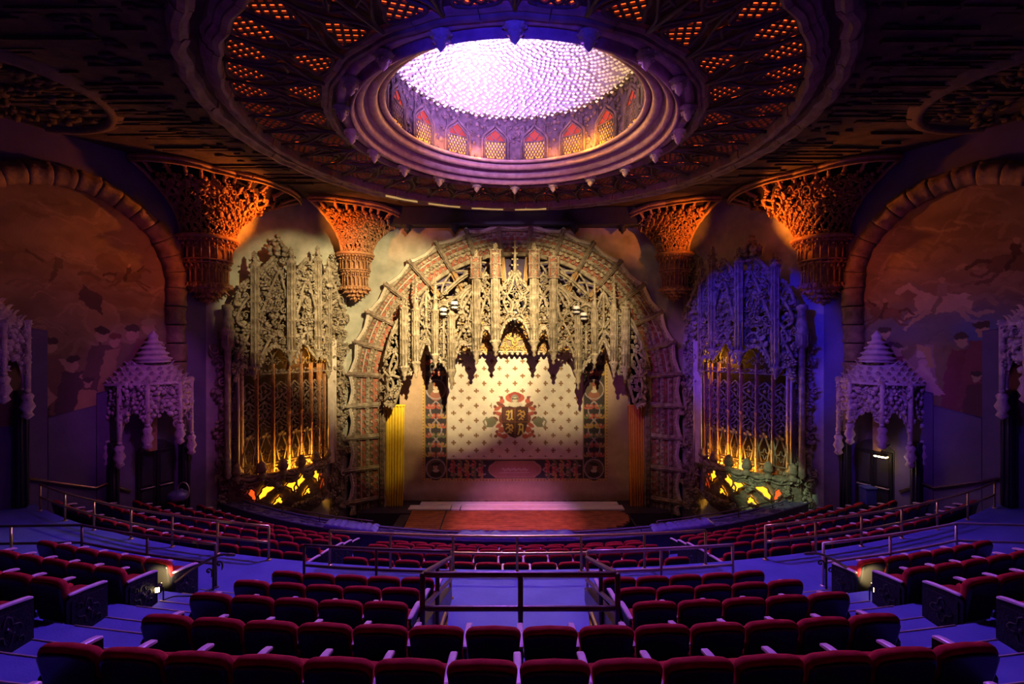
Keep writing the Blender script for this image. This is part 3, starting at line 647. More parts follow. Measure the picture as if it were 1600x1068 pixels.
for i in range(len(ends) - 1):
    s0, s1 = ends[i] + .07, ends[i + 1] - .07
    if ends[i] == -16.95: s0 = ends[i]
    if ends[i + 1] == 16.95: s1 = ends[i + 1]
    ss = np.linspace(s0, s1, 6); mb = MB()
    for q0, q1, h, m in ((.0, .13, .13, 0), (.14, .42, .02, 1), (.43, .56, .09, 0), (.57, .84, .02, 1), (.85, 1.0, .14, 0)):
        P = np.stack([AP(ss, q0 + .0, -.15), AP(ss, q0 + .0, h * .7), AP(ss, q0 + .02, h), AP(ss, q1 - .02, h), AP(ss, q1, h * .7), AP(ss, q1, -.15), AP(ss, q0, -.15)], 1); grid(mb, P, m)
    ln = s1 - s0
    for q, sz, k in ((.28, .20, 4), (.70, .20, 4), (.495, .085, 7), (.07, .075, 8), (.92, .07, 9)):
        st = s0 + (np.arange(k) + .5) / k * ln; big = sz > .1
        if big:
            mb.inst(LF[0], AP(st, q - .05, .03), sz, APR(st) @ rot_n(.7), 0); mb.inst(SCR[i % 2], AP(st + .12, q + .07, .03), sz * .75, APR(st), 0); mb.inst(BL[2], AP(st + .1, q - .09, .03), sz * .45, None, 0)
        else: mb.inst(BL[k % 5], AP(st, q, .1), sz, APR(st), 0)
    obj('arch_panel', mb, ['carved_stone', 'red_panel'], arch)
    e0, e1 = ends[i], ends[i + 1]; mid = (e0 + e1) / 2; w_ = e1 - e0
    pts = [(e0, -.19), (e0 + .13, -.06), (e0 + .3 * w_, -.005), (mid, .03), (e1 - .3 * w_, -.005), (e1 - .13, -.06), (e1, -.19)]
    if e0 == -16.95: pts = [(e0, -.02)] + pts[3:]
    if e1 == 16.95: pts = pts[:4] + [(e1, -.02)]
    c = cat(pts, 4); mb = MB(); tube(mb, AP(c[:, 0], c[:, 1] - .03, .10), .055, 6); tube(mb, AP(c[:, 0], c[:, 1] + .03, .16), .04, 5)
    st = np.linspace(e0 + .15, e1 - .15, 9); mb.inst(BL[0], AP(st, np.interp(st, c[:, 0], c[:, 1]) + .05, .14), .05, APR(st)); obj('outer_moulding', mb, 'pale_stone', arch)
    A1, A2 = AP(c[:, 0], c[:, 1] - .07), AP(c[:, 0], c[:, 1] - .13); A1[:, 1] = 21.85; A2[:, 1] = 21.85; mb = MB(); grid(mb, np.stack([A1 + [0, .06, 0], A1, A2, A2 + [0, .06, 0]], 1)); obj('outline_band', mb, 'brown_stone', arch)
for s in ends[1:-1]:
    mb = MB(); q = np.linspace(-.16, 1.02, 9)
    for ds, h in ((-.07, .16), (.07, .16), (0, .22)): tube(mb, AP(s + ds, q, h), .05, 5)
    mb.inst(LF[0], AP(s, [-.12], .2), .17, APR([s]) @ rot_n(-math.pi / 2)); mb.inst(BL[1], AP(s, np.linspace(-.05, 1, 8), .24), .06)
    obj('rib', mb, 'brown_stone' if abs(s) < 11 else 'carved_stone', arch)
for s in (-1, 1):
    mb = MB(); x0, x1 = sorted((s * 5.93, s * 6.2)); cbox(mb, x0, x1, 22.15, 22.75, -7.6, -1.2, .03)
    for x in np.linspace(x0 + .06, x1 - .06, 3): tube(mb, [(x, 22.14, -7.5), (x, 22.14, -1.3)], .035, 5)
    zz = np.arange(-7.3, -1.4, .22); mb.inst(ROSE, np.stack([0 * zz + (x0 + x1) / 2, 0 * zz + 22.1, zz], -1), .085); obj('pilaster', mb, 'brown_stone', arch)
# struts and open web tracery behind the hanging screen
for sg in (-1, 1):
    for k in range(0, 5):
        a = R(5.6 + 11.25 * k) * sg; mb = MB(); d = np.array([math.sin(a), 0, math.cos(a)]); p = np.array([0, 22.45, AZ]) + d * 6.1; q = np.array([0, 21.95, AZ]) + d * (4.55 if k else 4.9)
        tube(mb, [p, p * .5 + q * .5, q], .15, 4, sm=False); tube(mb, [p + [0, -.17, 0], q + [0, -.17, 0]], .045, 5); mb.inst(LF[0], [q], .2); obj('strut', mb, 'ochre_wood', arch)
        a2 = a + R(5.6) * sg; mb = MB()
        for e in (-1, 1):
            pts = [(6.05, e * 4.6), (5.75, -e * 1.5), (5.35, -e * 4.2), (5.0, e * 1.0), (4.75, e * 3.6)]
            tube(mb, [(r * math.sin(a2 + R(f_)), 22.3, AZ + r * math.cos(a2 + R(f_))) for r, f_ in cat(pts, 5)], .055, 5)
        mb.inst(ROSE, [[r * math.sin(a2), 22.2, AZ + r * math.cos(a2)] for r in (5.55, 4.9)], .13); obj('web_tracery', mb, 'carved_stone', arch)
mb = MB(); th = np.linspace(-.95, .95, 30)                # plain vault skin behind the webs
grid(mb, np.stack([np.stack([r * np.sin(th), 0 * th + Y, AZ + r * np.cos(th)], -1) for r, Y in ((6.15, 22.75), (4.4, 23.6), (3.9, 24.6))], 1)); obj('vault_skin', mb, 'purple_wall', arch)

# ---------------------------------------------------------------- the hanging screen of pinnacles and tracery
screen = thing('pinnacle_screen', 'pale carved gothic screen of hanging pinnacles across the top of the stage arch', 'screen', (0, 21.45, -2.2))
YS = 21.45; S_ = YS / F; fs = frame((0, YS, 0), (1, 0))
zy = lambda y: (HY - np.asarray(y, float)) * S_
cols = [(29.5, 382, 557, 13, .5, .9, .42), (59.5, 392, 569, 12, .6, .8, .30), (97.5, 467, 608, 11, .7, 1.1, .32), (122, 433, 575, 10, 1.5, .8, .40), (152, 431, 590, 11, 1.5, .9, .36), (170, 464, 594, 12, .5, .8, .30)]
for sg in (-1, 1):
    for xo, yt, yb, wpx, sp, pd, nn in cols:
        mb = MB(); pinnacle(mb, sg * xo * S_, nn, float(zy(yb)), float(zy(yt)), wpx * S_, sp, pd)
        if xo < 60:                                         # upper carved pier block on the two middle shafts
            pb = MB(); u = sg * xo * S_; z0, z1 = float(zy(436)), float(zy(yt + 12)); cbox(pb, u - .22, u + .22, nn - .26, nn + .14, z0, z1, .03, 1)
            for e in (-.2, .2): tube(pb, [(u + e, nn + .16, z0), (u + e, nn + .16, z1)], .05, 5)
            zz = np.arange(z0 + .12, z1 - .05, .2)
            for du in (-.07, .07): pb.inst(LF[0], np.stack([0 * zz + u + du, 0 * zz + nn + .15, zz + du * .5], -1), .13)
            for z in (z0, (z0 + z1) / 2, z1): cbox(pb, u - .27, u + .27, nn - .28, nn + .2, z - .03, z + .03, .01)
            obj('pier_block', pb.xf(fs), ['brown_stone', 'red_panel'], screen)
        obj('pinnacle', mb.xf(fs), 'carved_stone', screen)
def tracery(sg, x0, x1, top, bot, st, sz, n0=.12, cusp=True, ribs_=(), extra=None, name='tracery_panel', holes=()):
    tx, ty = np.array(top).T; bx, by = np.array(bot).T; mb = MB()
    zt = lambda u: zy(np.interp(np.abs(u) / S_, tx, ty)); zb = lambda u: zy(np.interp(np.abs(u) / S_, bx, by))
    hs = [(a * S_, float(zy(b)), r * S_) for a, b, r in holes]
    def mk(u, z):
        k = (z < zt(u)) & (z > zb(u)) & (np.abs(u) >= x0 * S_) & (np.abs(u) <= x1 * S_)
        for a, b, r in hs: k &= np.hypot(np.abs(u) - a, (z - b) * .8) > r
        return k
    lo, hi = sorted((sg * x0 * S_, sg * x1 * S_)) if sg else (-x1 * S_, x1 * S_)
    z0, z1 = float(zy(max(by))), float(zy(min(ty))); U, Z = hexpts(lo, hi, z0, z1, st, mk); foliage(mb, U, Z, n0, sz)
    U, Z = hexpts(lo, hi, z0, z1, st * 1.7, mk); foliage(mb, U, Z, n0 + .13, sz * 1.2, kinds=[LF[0], SCR[0], SCR[1], ROSE, QUAT])
    for side_ in ((-1, 1) if sg == 0 else (sg,)):
        for pts, q in ((bot, 0), (top, 1)):
            c = cat([(side_ * a * S_, float(zy(b))) for a, b in pts if x0 - 1 <= a <= x1 + 1], 5)
            if len(c) > 2:
                tube(mb, np.stack([c[:, 0], 0 * c[:, 0] + n0 + .12, c[:, 1]], -1), .065, 6); tube(mb, np.stack([c[:, 0], 0 * c[:, 0] + n0 + .02, c[:, 1] + (.1 if q == 0 else -.1)], -1), .045, 5)
                k = np.arange(2, len(c) - 1, 3); mb.inst(LF[0], np.stack([c[k, 0], 0 * c[k, 0] + n0 + .15, c[k, 1] + (-.07 if q == 0 else .09)], -1), .11, rot_n(np.full(len(k), math.pi if q == 0 else 0.)))
        for pts in ribs_:
            c = cat([(side_ * a * S_, float(zy(b))) for a, b in pts], 6); tube(mb, np.stack([c[:, 0], 0 * c[:, 0] + n0 + .16, c[:, 1]], -1), .06, 6)
            k = np.arange(2, len(c) - 1, 3); mb.inst(BL[1], np.stack([c[k, 0], 0 * c[k, 0] + n0 + .2, c[k, 1]], -1), .055)
    if extra: extra(mb)
    return obj(name, mb.xf(fs), 'carved_stone', screen, kind='stuff')
def gable(mb):
    for z, u in ((zy(440), 13), (zy(452), 19), (zy(428), 7)):
        for s in (-1, 1): mb.inst(LF[0], [[s * u * S_, .35, float(z)]], .16, [rot_n(s * .7)])
    tube(mb, [(0, .3, float(zy(430))), (0, .32, float(zy(372)))], np.array([.10, .02]), 6); a = np.linspace(425, 380, 6)
    for s in (-1, 1): mb.inst(BL[1], np.stack([0 * a + s * np.interp(a, (380, 425), (.05, .14)), 0 * a + .32, zy(a)], -1), .07)
    mb.inst(BALL, [[0, .32, float(zy(374))]], .08); mb.inst(QUAT, [[0, .3, float(zy(458))], [0, .3, float(zy(478))]], .22)
tracery(0, 0, 24, [(0, 425), (8, 436), (16, 448), (24, 452)], [(0, 494), (6, 498), (12, 502), (18, 512), (24, 530)], .19, .125, .15, ribs_=[[(0, 428), (6, 452), (17, 470), (10, 488), (0, 496)], [(24, 452), (10, 466), (3, 480), (14, 498)]], extra=gable, holes=[(0, 446, 4), (9, 462, 3), (16, 480, 3)])
for sg in (-1, 1):
    tracery(sg, 33, 55, [(33, 440), (44, 430), (55, 440)], [(33, 530), (40, 516), (45, 511), (50, 516), (55, 540)], .18, .12, .08, ribs_=[[(33, 500), (40, 470), (55, 445)], [(55, 510), (48, 475), (34, 445)]])
    tracery(sg, 64, 93, [(64, 446), (78, 456), (93, 478)], [(64, 548), (72, 540), (80, 536), (86, 542), (93, 560)], .2, .135, .05, ribs_=[[(64, 525), (74, 500), (84, 475), (72, 455)], [(93, 545), (84, 520), (70, 495), (66, 470)], [(66, 455), (80, 480), (93, 500)]], holes=[(79, 505, 4), (71, 478, 3)])
    tracery(sg, 101, 118, [(101, 480), (110, 476), (118, 480)], [(101, 585), (110, 568), (118, 560)], .16, .115, .08, ribs_=[[(110, 480), (110, 560)]])
    tracery(sg, 126, 148, [(126, 484), (137, 458), (148, 484)], [(126, 560), (131, 545), (137, 532), (143, 545), (148, 562)], .16, .11, .1, ribs_=[[(126, 545), (137, 528), (148, 545)], [(137, 460), (137, 528)], [(126, 500), (148, 528)], [(148, 500), (126, 528)]])
    tracery(sg, 156, 167, [(156, 490), (167, 492)], [(156, 580), (167, 585)], .15, .11, .05)
    tracery(sg, 175, 205, [(175, 488), (186, 505), (196, 530), (205, 565)], [(175, 585), (182, 612), (190, 634), (198, 632), (205, 630)], .25, .15, -.15, ribs_=[[(178, 500), (198, 540), (182, 560), (199, 600), (186, 630)], [(202, 560), (186, 545), (196, 580), (180, 590)], [(204, 625), (190, 600), (204, 580)]], holes=[(189, 520, 4), (194, 556, 4), (186, 580, 4), (197, 606, 4)])
    tracery(sg, 66, 118, [(66, 420), (90, 436), (118, 462)], [(66, 440), (90, 462), (118, 476)], .34, .13, -.35, name='web_foliage')
    # small white stage lights clamped in the screen
    for (x, y, w1) in ((94 if sg > 0 else -109, 485 if sg > 0 else 488, 'inner'), (105 if sg > 0 else -92, 495 if sg > 0 else 478, 'outer')):
        X, Z = x * S_, float(zy(y)); t = thing('spotlight', 'small white spotlight in the %s half of the screen, the %s of its pair' % ('right' if sg > 0 else 'left', ('upper' if (y < 486) else 'lower')), 'spotlight', (X, 20.9, Z), 'small white spotlights in the pinnacle screen')
        mb = MB(); lathe(mb, [(.02, .17), (.13, .16), (.15, .08), (.15, -.12), (.12, -.16), (.10, -.12), (.02, -.1)], 12, (X, 20.9, Z)); obj('lamp_body', mb, 'white_fixture', t)
        mb = MB(); lathe(mb, [(.155, .03), (.175, .02), (.175, -.05), (.155, -.06)], 12, (X, 20.9, Z)); obj('clamp_band', mb, 'iron', t)
        mb = MB(); tube(mb, [(X, 20.9, Z + .16), (X, 21.1, Z + .25), (X, 21.5, Z + .2)], .03, 5); obj('bracket', mb, 'iron', t)
t = thing('hanging_lantern', 'small black and white lantern hanging in the central opening of the screen', 'lantern', (0, 21.2, float(zy(506))))
for n, z0, z1, r, m in (('cap', 482, 487, .13, 'iron'), ('glass', 487, 490.5, .10, 'white_fixture'), ('body', 490.5, 496, .12, 'iron'), ('lower_glass', 497, 500.5, .09, 'white_fixture'), ('drop', 500.5, 506, .05, 'iron')):
    mb = MB(); a, b = float(zy(z1)), float(zy(z0)); lathe(mb, [(.01, a), (r * .8, a + .01), (r, (a + b) / 2), (r * .7, b), (.01, b + .02)], 10, (0, 21.2, 0)); obj(n, mb, m, t)
mb = MB(); tube(mb, [(0, 21.2, float(zy(483))), (0, 21.2, float(zy(476)))], .02, 5); obj('hook', mb, 'iron', t)

# ---------------------------------------------------------------- valance
val = thing('valance', 'gilded scalloped valance of pierced quatrefoils under the screen', 'valance', (0, 22.6, -.6))
mb = MB(); poly = [(-4.9, 1.6), (-4.9, -.45)]; k = 40
for i in range(k):
    a = -4.9 + 9.8 * i / k; b = a + 9.8 / k; poly += [(a + .02, -.5), ((a * .75 + b * .25), -.6), ((a + b) / 2, -.63), ((a * .25 + b * .75), -.6), (b - .02, -.5)]
poly += [(4.9, -.45), (4.9, 1.6)]; fv = frame((0, 22.6, 0), (1, 0)); prism(mb, poly, -.08, 0); obj('board', mb.xf(fv), 'brown_stone', val)
x = np.arange(-4.6, 4.61, .92)
for r, (z, s, off) in enumerate(((.25, .42, 0), (-.28, .26, .46), (.25, .2, .46), (1.0, .42, .46), (-.28, .2, 0))):
    mb = MB(); mb.inst(QUAT, [[0, .04, 0]], s); mb.inst(QUAT, [[0, .04, 0]], s * .62)
    for da in (0, math.pi / 2): mb.inst(BL[0], [[0, .04, 0]], [[s * .34, .05, s * .10]], rot_n(np.array([da])))
    me = mb.xf(lambda v: v * np.array([1, -1, 1])).mesh('quatrefoil', 'gilt')
    for X in x + off: put('quatrefoil', me, val, (X, 0, z + .6))
mb = MB(); tube(mb, [(-4.9, .03, -.46), (4.9, .03, -.46)], .035, 5); xs = np.linspace(-4.78, 4.78, 40); mb.inst(BALL, np.stack([xs, 0 * xs + .03, 0 * xs - .55], -1), .07); obj('edge_beading', mb.xf(fv), 'pale_stone', val)

# ---------------------------------------------------------------- printed fire curtain
def warp(X, Y, a=1., f=.25):
    return (X + a * (np.sin(Y * f * 1.7 + 1.3 * np.sin(X * f)) + .6 * np.sin(Y * f * 4.1 + X * f * 2.3) + .35 * np.sin(X * f * 9.7 - Y * f * 7.9)),
            Y + a * (np.sin(X * f * 1.9 + 1.1 * np.sin(Y * f * 1.2)) + .6 * np.sin(X * f * 4.7 - Y * f * 2.9) + .35 * np.sin(X * f * 8.3 + Y * f * 9.1)))
def canvas(x0, x1, y0, y1, st):
    xs = np.arange(x0, x1 + st / 2, st); ys = np.arange(y0, y1 + st / 2, st); return np.meshgrid(xs, ys, indexing='ij')
class Paint:
    def __init__(s, GX, GY, col): s.X, s.Y = GX, GY; s.c = np.tile(np.array(col, float), (*GX.shape, 1))
    def m(s, k, col, a=1.):
        k = np.asarray(k, float) * a; s.c = s.c * (1 - k[..., None]) + np.array(col, float) * k[..., None]
    def ell(s, x, y, rx, ry, col, ang=0, a=1., soft=0.):
        c, q = math.cos(ang), math.sin(ang); dx, dy = s.X - x, s.Y - y; d = np.hypot((dx * c + dy * q) / rx, (-dx * q + dy * c) / ry)
        s.m(d < 1 if not soft else np.clip((1 + soft - d) / (2 * soft), 0, 1), col, a)
    def poly(s, P, col, a=1.): s.m(inpoly(P, s.X, s.Y), col, a)
    def line(s, P, wd, col, a=1.):
        P = np.asarray(P, float); b0, b1 = P.min(0) - wd * 2, P.max(0) + wd * 2
        sel = np.where((s.X > b0[0]) & (s.X < b1[0]) & (s.Y > b0[1]) & (s.Y < b1[1])); X, Y = s.X[sel], s.Y[sel]; d = np.full(X.shape, 1e9)
        for (ax, ay), (bx, by) in zip(P[:-1], P[1:]):
            ex, ey = bx - ax, by - ay; t = np.clip(((X - ax) * ex + (Y - ay) * ey) / (ex * ex + ey * ey + 1e-9), 0, 1); d = np.minimum(d, np.hypot(X - ax - t * ex, Y - ay - t * ey))
        k = (d < wd)[:, None] * a; s.c[sel] = s.c[sel] * (1 - k) + np.array(col) * k
def printed(name, P, col, mtl, parent=None, **kw):
    mb = MB(); grid(mb, P); o = obj(name, mb, mtl, parent, **kw); me = o.data
    a = me.color_attributes.new('print', 'FLOAT_COLOR', 'POINT'); c = np.concatenate([col.reshape(-1, 3), np.ones((col.size // 3, 1))], 1); a.data.foreach_set('color', c.astype(np.float32).ravel()); return o
YCUR = 23.0; SCu = YCUR / F
GX, GY = canvas(-180, 180, 500, 783, .85); p = Paint(GX, GY, (.44, .30, .19)); AX = np.abs(GX)
LIL, RED, OLV, OCH, DRK = (.36, .27, .27), (.42, .10, .07), (.16, .17, .08), (.42, .25, .07), (.05, .042, .045)
p.m((AX < 144.5) & (GY < 751), (.55, .36, .13)); p.m(((AX > 142.5) & (AX < 144) & (GY % 5 < 2) & (GY < 751)) | ((GY > 748.5) & (GY < 750) & (GX % 5 < 2) & (AX < 144)), (.2, .1, .05)); p.m((AX < 141) & (GY < 747), DRK)
def scrolls(cx, y0, y1, amp, per, vert=True):
    tt = np.arange(y0, y1, 2.)
    for sg in (-1, 1):
        q = cx + sg * amp * np.abs(np.sin((tt - y0) / per * math.pi)); P = np.stack([q, tt] if vert else [tt, q], -1); p.line(P, 1.1, LIL)
    for k, y in enumerate(np.arange(y0 + per * .25, y1 - 3, per * .5)):
        for sg in (-1, 1):
            c1 = (RED, OLV, OCH)[(k + (sg > 0)) % 3]; c2 = (RED, RED, OCH, OLV)[k % 4]
            a = np.linspace(0, 4.6, 12); rr = np.linspace(5.2, 1.2, 12)
            for o_, cc in ((amp * .5 * sg, c2), (amp * 1.25 * sg, c1)):
                P = np.stack([cx + o_ + sg * rr * np.cos(a), y + rr * np.sin(a)], -1); P = P if vert else P[:, ::-1] * [1, 1]; p.line(P, 1.5, cc)
                q = (cx + o_, y) if vert else (y, cx + o_); p.ell(*q, 1.6, 1.6, (.5, .22, .15))
for sg in (-1, 1):
    scrolls(sg * 123.5, 505, 594, 9, 34); scrolls(sg * 123.5, 626, 716, 9, 30); p.m((np.abs(AX - 123.5) > 16.2) & (AX < 141) & (AX > 106) & (GY < 747), OCH, .6)
scrolls(733.5, -104, -44, 7, 22, False); scrolls(733.5, 44, 104, 7, 22, False)
for sg in (-1, 1):
    for yy, hat in ((608, 0), (732, 1)):
        x = sg * 123.5; p.ell(x, yy, 15.5, 15.5, LIL); p.ell(x, yy, 14, 14, (.13, .09, .06)); p.ell(x, yy + 10, 9, 8, (.30, .12, .08) if not hat else (.05, .035, .03)); p.m((np.hypot(GX - x, GY - yy) > 14) & (np.hypot(GX - x, GY - yy) < 16), LIL)
        p.ell(x, yy + 3, 5, 2.6, (.55, .47, .36)); p.ell(x + sg, yy - 3, 3.4, 4.4, (.55, .36, .22)); p.ell(x, yy - 7.5, 7.5 if hat else 4.6, 3, (.05, .035, .03) if hat else (.25, .08, .05), .2 * sg); p.ell(x + sg * 1.2, yy - 3.4, 1, .5, (.2, .1, .07)); 
p.m((AX < 107.5) & (GY < 718), (.36, .25, .12)); p.m((AX < 106) & (GY < 716.5), (.70, .62, .50))
cx_ = ((GX + 6000) % 24); row = np.floor((GY - 500.) / 11.6).astype(int); cy_ = (GY - 500) % 11.6; cx_ = np.where(row % 2 == 0, (GX + 6012) % 24, (GX + 6000) % 24)
dx, dy = cx_ - 12, cy_ - 5.8; cr = ((np.abs(dx) < .9 + .16 * np.abs(dy)) & (np.abs(dy) < 3.6)) | ((np.abs(dy) < .9 + .16 * np.abs(dx)) & (np.abs(dx) < 3.6))
p.m(cr & (AX < 104) & (GY < 714) & ~((AX < 36) & (np.abs(GY - 652) < 32)), (.25, .13, .06))
# plaque
pl = [(-42, 733), (-40, 727), (-34, 723), (-30, 719.5), (30, 719.5), (34, 723), (40, 727), (42, 733), (40, 739), (34, 743), (30, 746.5), (-30, 746.5), (-34, 743), (-40, 739)]; p.poly(pl, (.42, .22, .12)); p.poly([(x * .95, 733 + (y - 733) * .85) for x, y in pl], (.36, .15, .10))
xx = np.linspace(-20, 20, 90); p.line(np.stack([xx, 733 + 2.2 * np.sin(xx * 1.1) * np.cos(xx * .37)], -1), .7, (.5, .36, .25)); p.line([(-24, 738), (24, 738)], .5, (.5, .36, .25))
# coat of arms: mantling, axes, helmet, quartered shield
BR = (.20, .065, .045)
for sg in (-1, 1):
    for x, y, rx, ry, an in ((22, 632, 8, 3.5, -.6), (27, 638, 6, 3, .5), (25, 646, 7, 3, -.3), (20, 655, 5, 8, .2), (25, 664, 6, 3, .6), (21, 671, 5, 5, 0), (24, 679, 6, 3, -.5), (16, 681, 5, 4, .3), (30, 654, 5, 2.5, -.7), (20, 626, 4, 4, 0)): p.ell(sg * x, y, rx, ry, RED if (x + int(y)) % 3 else BR, sg * an)
    for x, y in ((31, 635), (32, 645), (28, 674), (30, 681), (21, 621), (34, 660)): p.ell(sg * x, y, 2.6, 2.6, BR)
    p.poly([(sg * 28, 656), (sg * 36, 650), (sg * 46, 655), (sg * 43, 661), (sg * 45, 667), (sg * 35, 667), (sg * 29, 661)], (.20, .19, .12)); p.line([(sg * 44, 652), (sg * 49, 658), (sg * 46, 666)], 1.3, (.26, .24, .16))
p.ell(0, 621, 15, 8, RED); p.ell(0, 618, 10, 6, (.30, .06, .05)); p.ell(0, 623, 6, 7, (.22, .2, .17)); p.ell(0, 624, 4, 4, (.5, .42, .3)); p.line([(-4, 623), (4, 623)], .8, DRK); p.ell(0, 632, 12, 4, (.55, .48, .36))
p.poly([(-21, 636), (-8, 634), (0, 636), (8, 634), (21, 636), (20, 660), (16, 674), (8, 681), (0, 684), (-8, 681), (-16, 674), (-20, 660)], (.085, .035, .028)); p.m((AX < 19) & (GX < 0) & (GY > 637) & (GY < 659), (.12, .045, .035)); p.line([(0, 637), (0, 682)], .6, (.25, .1, .05)); p.line([(-20, 659), (20, 659)], .6, (.25, .1, .05))
GO = (.62, .42, .12)
for P in ([(-13, 643), (-10, 641.5), (-9, 644), (-10, 651), (-12, 654)], [(-12, 654), (-8, 655.5), (-5, 652.5)], [(-5, 640.5), (-5, 652), (-3.2, 655)], [(-9, 644), (-5, 640.5)], [(-13.5, 647), (-11, 648)]): p.line(P, 1.0, GO)          # U
for P in ([(5, 678), (7, 672), (7.5, 664), (10, 662), (12.5, 664), (12, 672), (12.5, 677), (14.5, 677)], [(7, 671), (12, 671)], [(5.5, 663), (8, 662)]): p.line(P, 1.0, GO)                                             # A
for ox, oy in ((9.5, 648), (-9, 669)):
    for P in ([(-4, -6), (-1, -7), (1, -4), (-2, -2), (2, 1), (0, 5), (3, 7)], [(1, -4), (4, -6), (5, -3)], [(-2, -2), (-5, 1)], [(2, 1), (5, 4)], [(0, 5), (-3, 7)], [(4, 1), (6, -1), (5, -4)]): p.line([(ox + a, oy + b) for a, b in P], .95, (.50, .27, .08))  # lions
U_ = GX * SCu; Z_ = (HY - GY) * SCu
wob = .012 * np.sin(Z_ * 9 + .6 * np.sin(U_ * 2)) * np.clip(-Z_ / 7, 0, 1) + .02 * np.sin(U_ * 1.3)
cur = printed('fire_curtain', np.stack([U_, YCUR + wob, Z_], -1), p.c, 'curtain_print', label='cream and brown printed stage curtain with a crest and rows of small crosses', cat='curtain')
mb = MB(); box(mb, -5.45, 5.45, YCUR + .04, YCUR + .08, -7.5, 1.0); BASE[cur.name] = np.array(cur.location); obj('backing_cloth', mb, 'brown_stone', cur); mb = MB(); tube(mb, [(-5.45, YCUR, -7.52), (5.45, YCUR, -7.52)], .045, 6); obj('bottom_batten', mb, 'brown_stone', cur)
# side drapes
for s, nm, mt_, tx, bx in ((-1, 'yellow', 'yellow_drape', (598, 632), (601, 627)), (1, 'orange', 'orange_drape', (981.5, 1009.5), (985, 1009))):
    Yd = 22.35; v = np.linspace(0, 1, 26); u = np.linspace(0, 1, 61); UU, VV = np.meshgrid(u, v, indexing='ij')
    X = (np.interp(VV, [0, .6, 1], [tx[0], (tx[0] * .5 + bx[0] * .5), bx[0]]) * (1 - UU) + np.interp(VV, [0, .6, .85, 1], [tx[1], tx[1] * .6 + bx[1] * .4 + 1, bx[1] + 2, bx[1] - 2]) * UU - CX) / F * Yd
    Z = (HY - (634 + VV * 188)) / F * Yd; amp = .035 + .07 * VV
    Y = Yd + amp * np.sin(UU * 2 * math.pi * 8 + .8 * np.sin(UU * 5) + .6 * VV) + .02 * np.sin(UU * 40)
    mb = MB(); P = np.stack([X, Y, Z], -1); grid(mb, P, sm=True); grid(mb, P + [0, .03, 0], sm=True); o = obj('side_drape', mb, mt_, label='%s pleated drape hanging at the %s side of the stage' % (nm, 'left' if s < 0 else 'right'), cat='drape')
    mb = MB(); xa, xb = X[0, 0], X[-1, 0]; tube(mb, [(xa - .05, Yd, Z[0, 0] + .02), (xb + .05, Yd, Z[0, 0] + .02)], .05, 6); BASE[o.name] = np.array(o.location); obj('heading', mb, mt_, o)

# ---------------------------------------------------------------- stage
ST = -7.5
stg = thing('stage_platform', 'brown planked stage floor with curved front corner below the curtain', 'stage', (0, 20.6, -9.2))
mb = MB(); base = [(-4.62, 21.65), (4.72, 21.65), (4.95, 21.2), (4.85, 20.4), (4.4, 19.8), (3.7, 19.45), (-4.5, 19.45)]
k = len(base); v = [(x, y, z) for z in (-9.2, ST - .05) for x, y in base]; mb.add(v, [np.array([[i, (i + 1) % k, k + (i + 1) % k, k + i] for i in range(k)]), np.array([range(k)]), np.array([range(k, 2 * k)])]); obj('base', mb, 'stage_dark', stg)
ys = np.linspace(19.45, 21.62, 11)
for a, b in zip(ys[:-1], ys[1:]):
    xr = min(np.interp(q, [19.45, 19.8, 20.4, 21.2, 21.65], [3.7, 4.4, 4.85, 4.95, 4.72]) for q in (a, b)); xm = -3.05 + (21.6 - a) * .02
    xl = -4.58 + (21.65 - a) * .04
    for x0, x1 in ((xl, xm - .035), (xm + .035, xr)): mb = MB(); cbox(mb, x0, x1, a + .006, b - .006, ST - .05, ST, .006); obj('plank', mb, 'stage_wood', stg)
wl = thing('stage_walkway', 'long pale platform strip across the stage at the foot of the curtain', 'platform', (0, 22.1, ST))
for x0, x1, y0 in ((-4.78, -2.90, 21.68), (-2.86, -2.47, 21.68), (-2.43, 4.9, 21.68)):
    mb = MB(); cbox(mb, x0, x1, y0, 22.2, ST - .02, ST + .06, .015); obj('deck_panel', mb, 'stage_white', wl)
mb = MB(); cbox(mb, -4.35, 4.75, 22.2, 22.62, ST - .02, ST + .08, .015); obj('deck_panel', mb, 'stage_white', wl)
mb = MB(); box(mb, -6.9, 6.9, 21.4, 25.5, ST - .6, ST - .04); obj('stage_floor', mb, 'stage_dark', kind='structure')
for s in (-1, 1):
    t = thing('stage_steps', 'dark flight of steps at the %s end of the stage' % ('left' if s < 0 else 'right'), 'steps', (s * 5.3, 20.9, -9.2))
    for k in range(5):
        mb = MB(); x0, x1 = sorted((s * (4.62 if s < 0 else 4.98), s * (5.05 + .18 * k))); cbox(mb, x0, x1, 20.0 + (4 - k) * .0, 21.9 - k * .25, ST - .35 - .3 * k - .4, ST - .1 - .3 * k, .015); obj('step', mb, 'stage_dark', t)

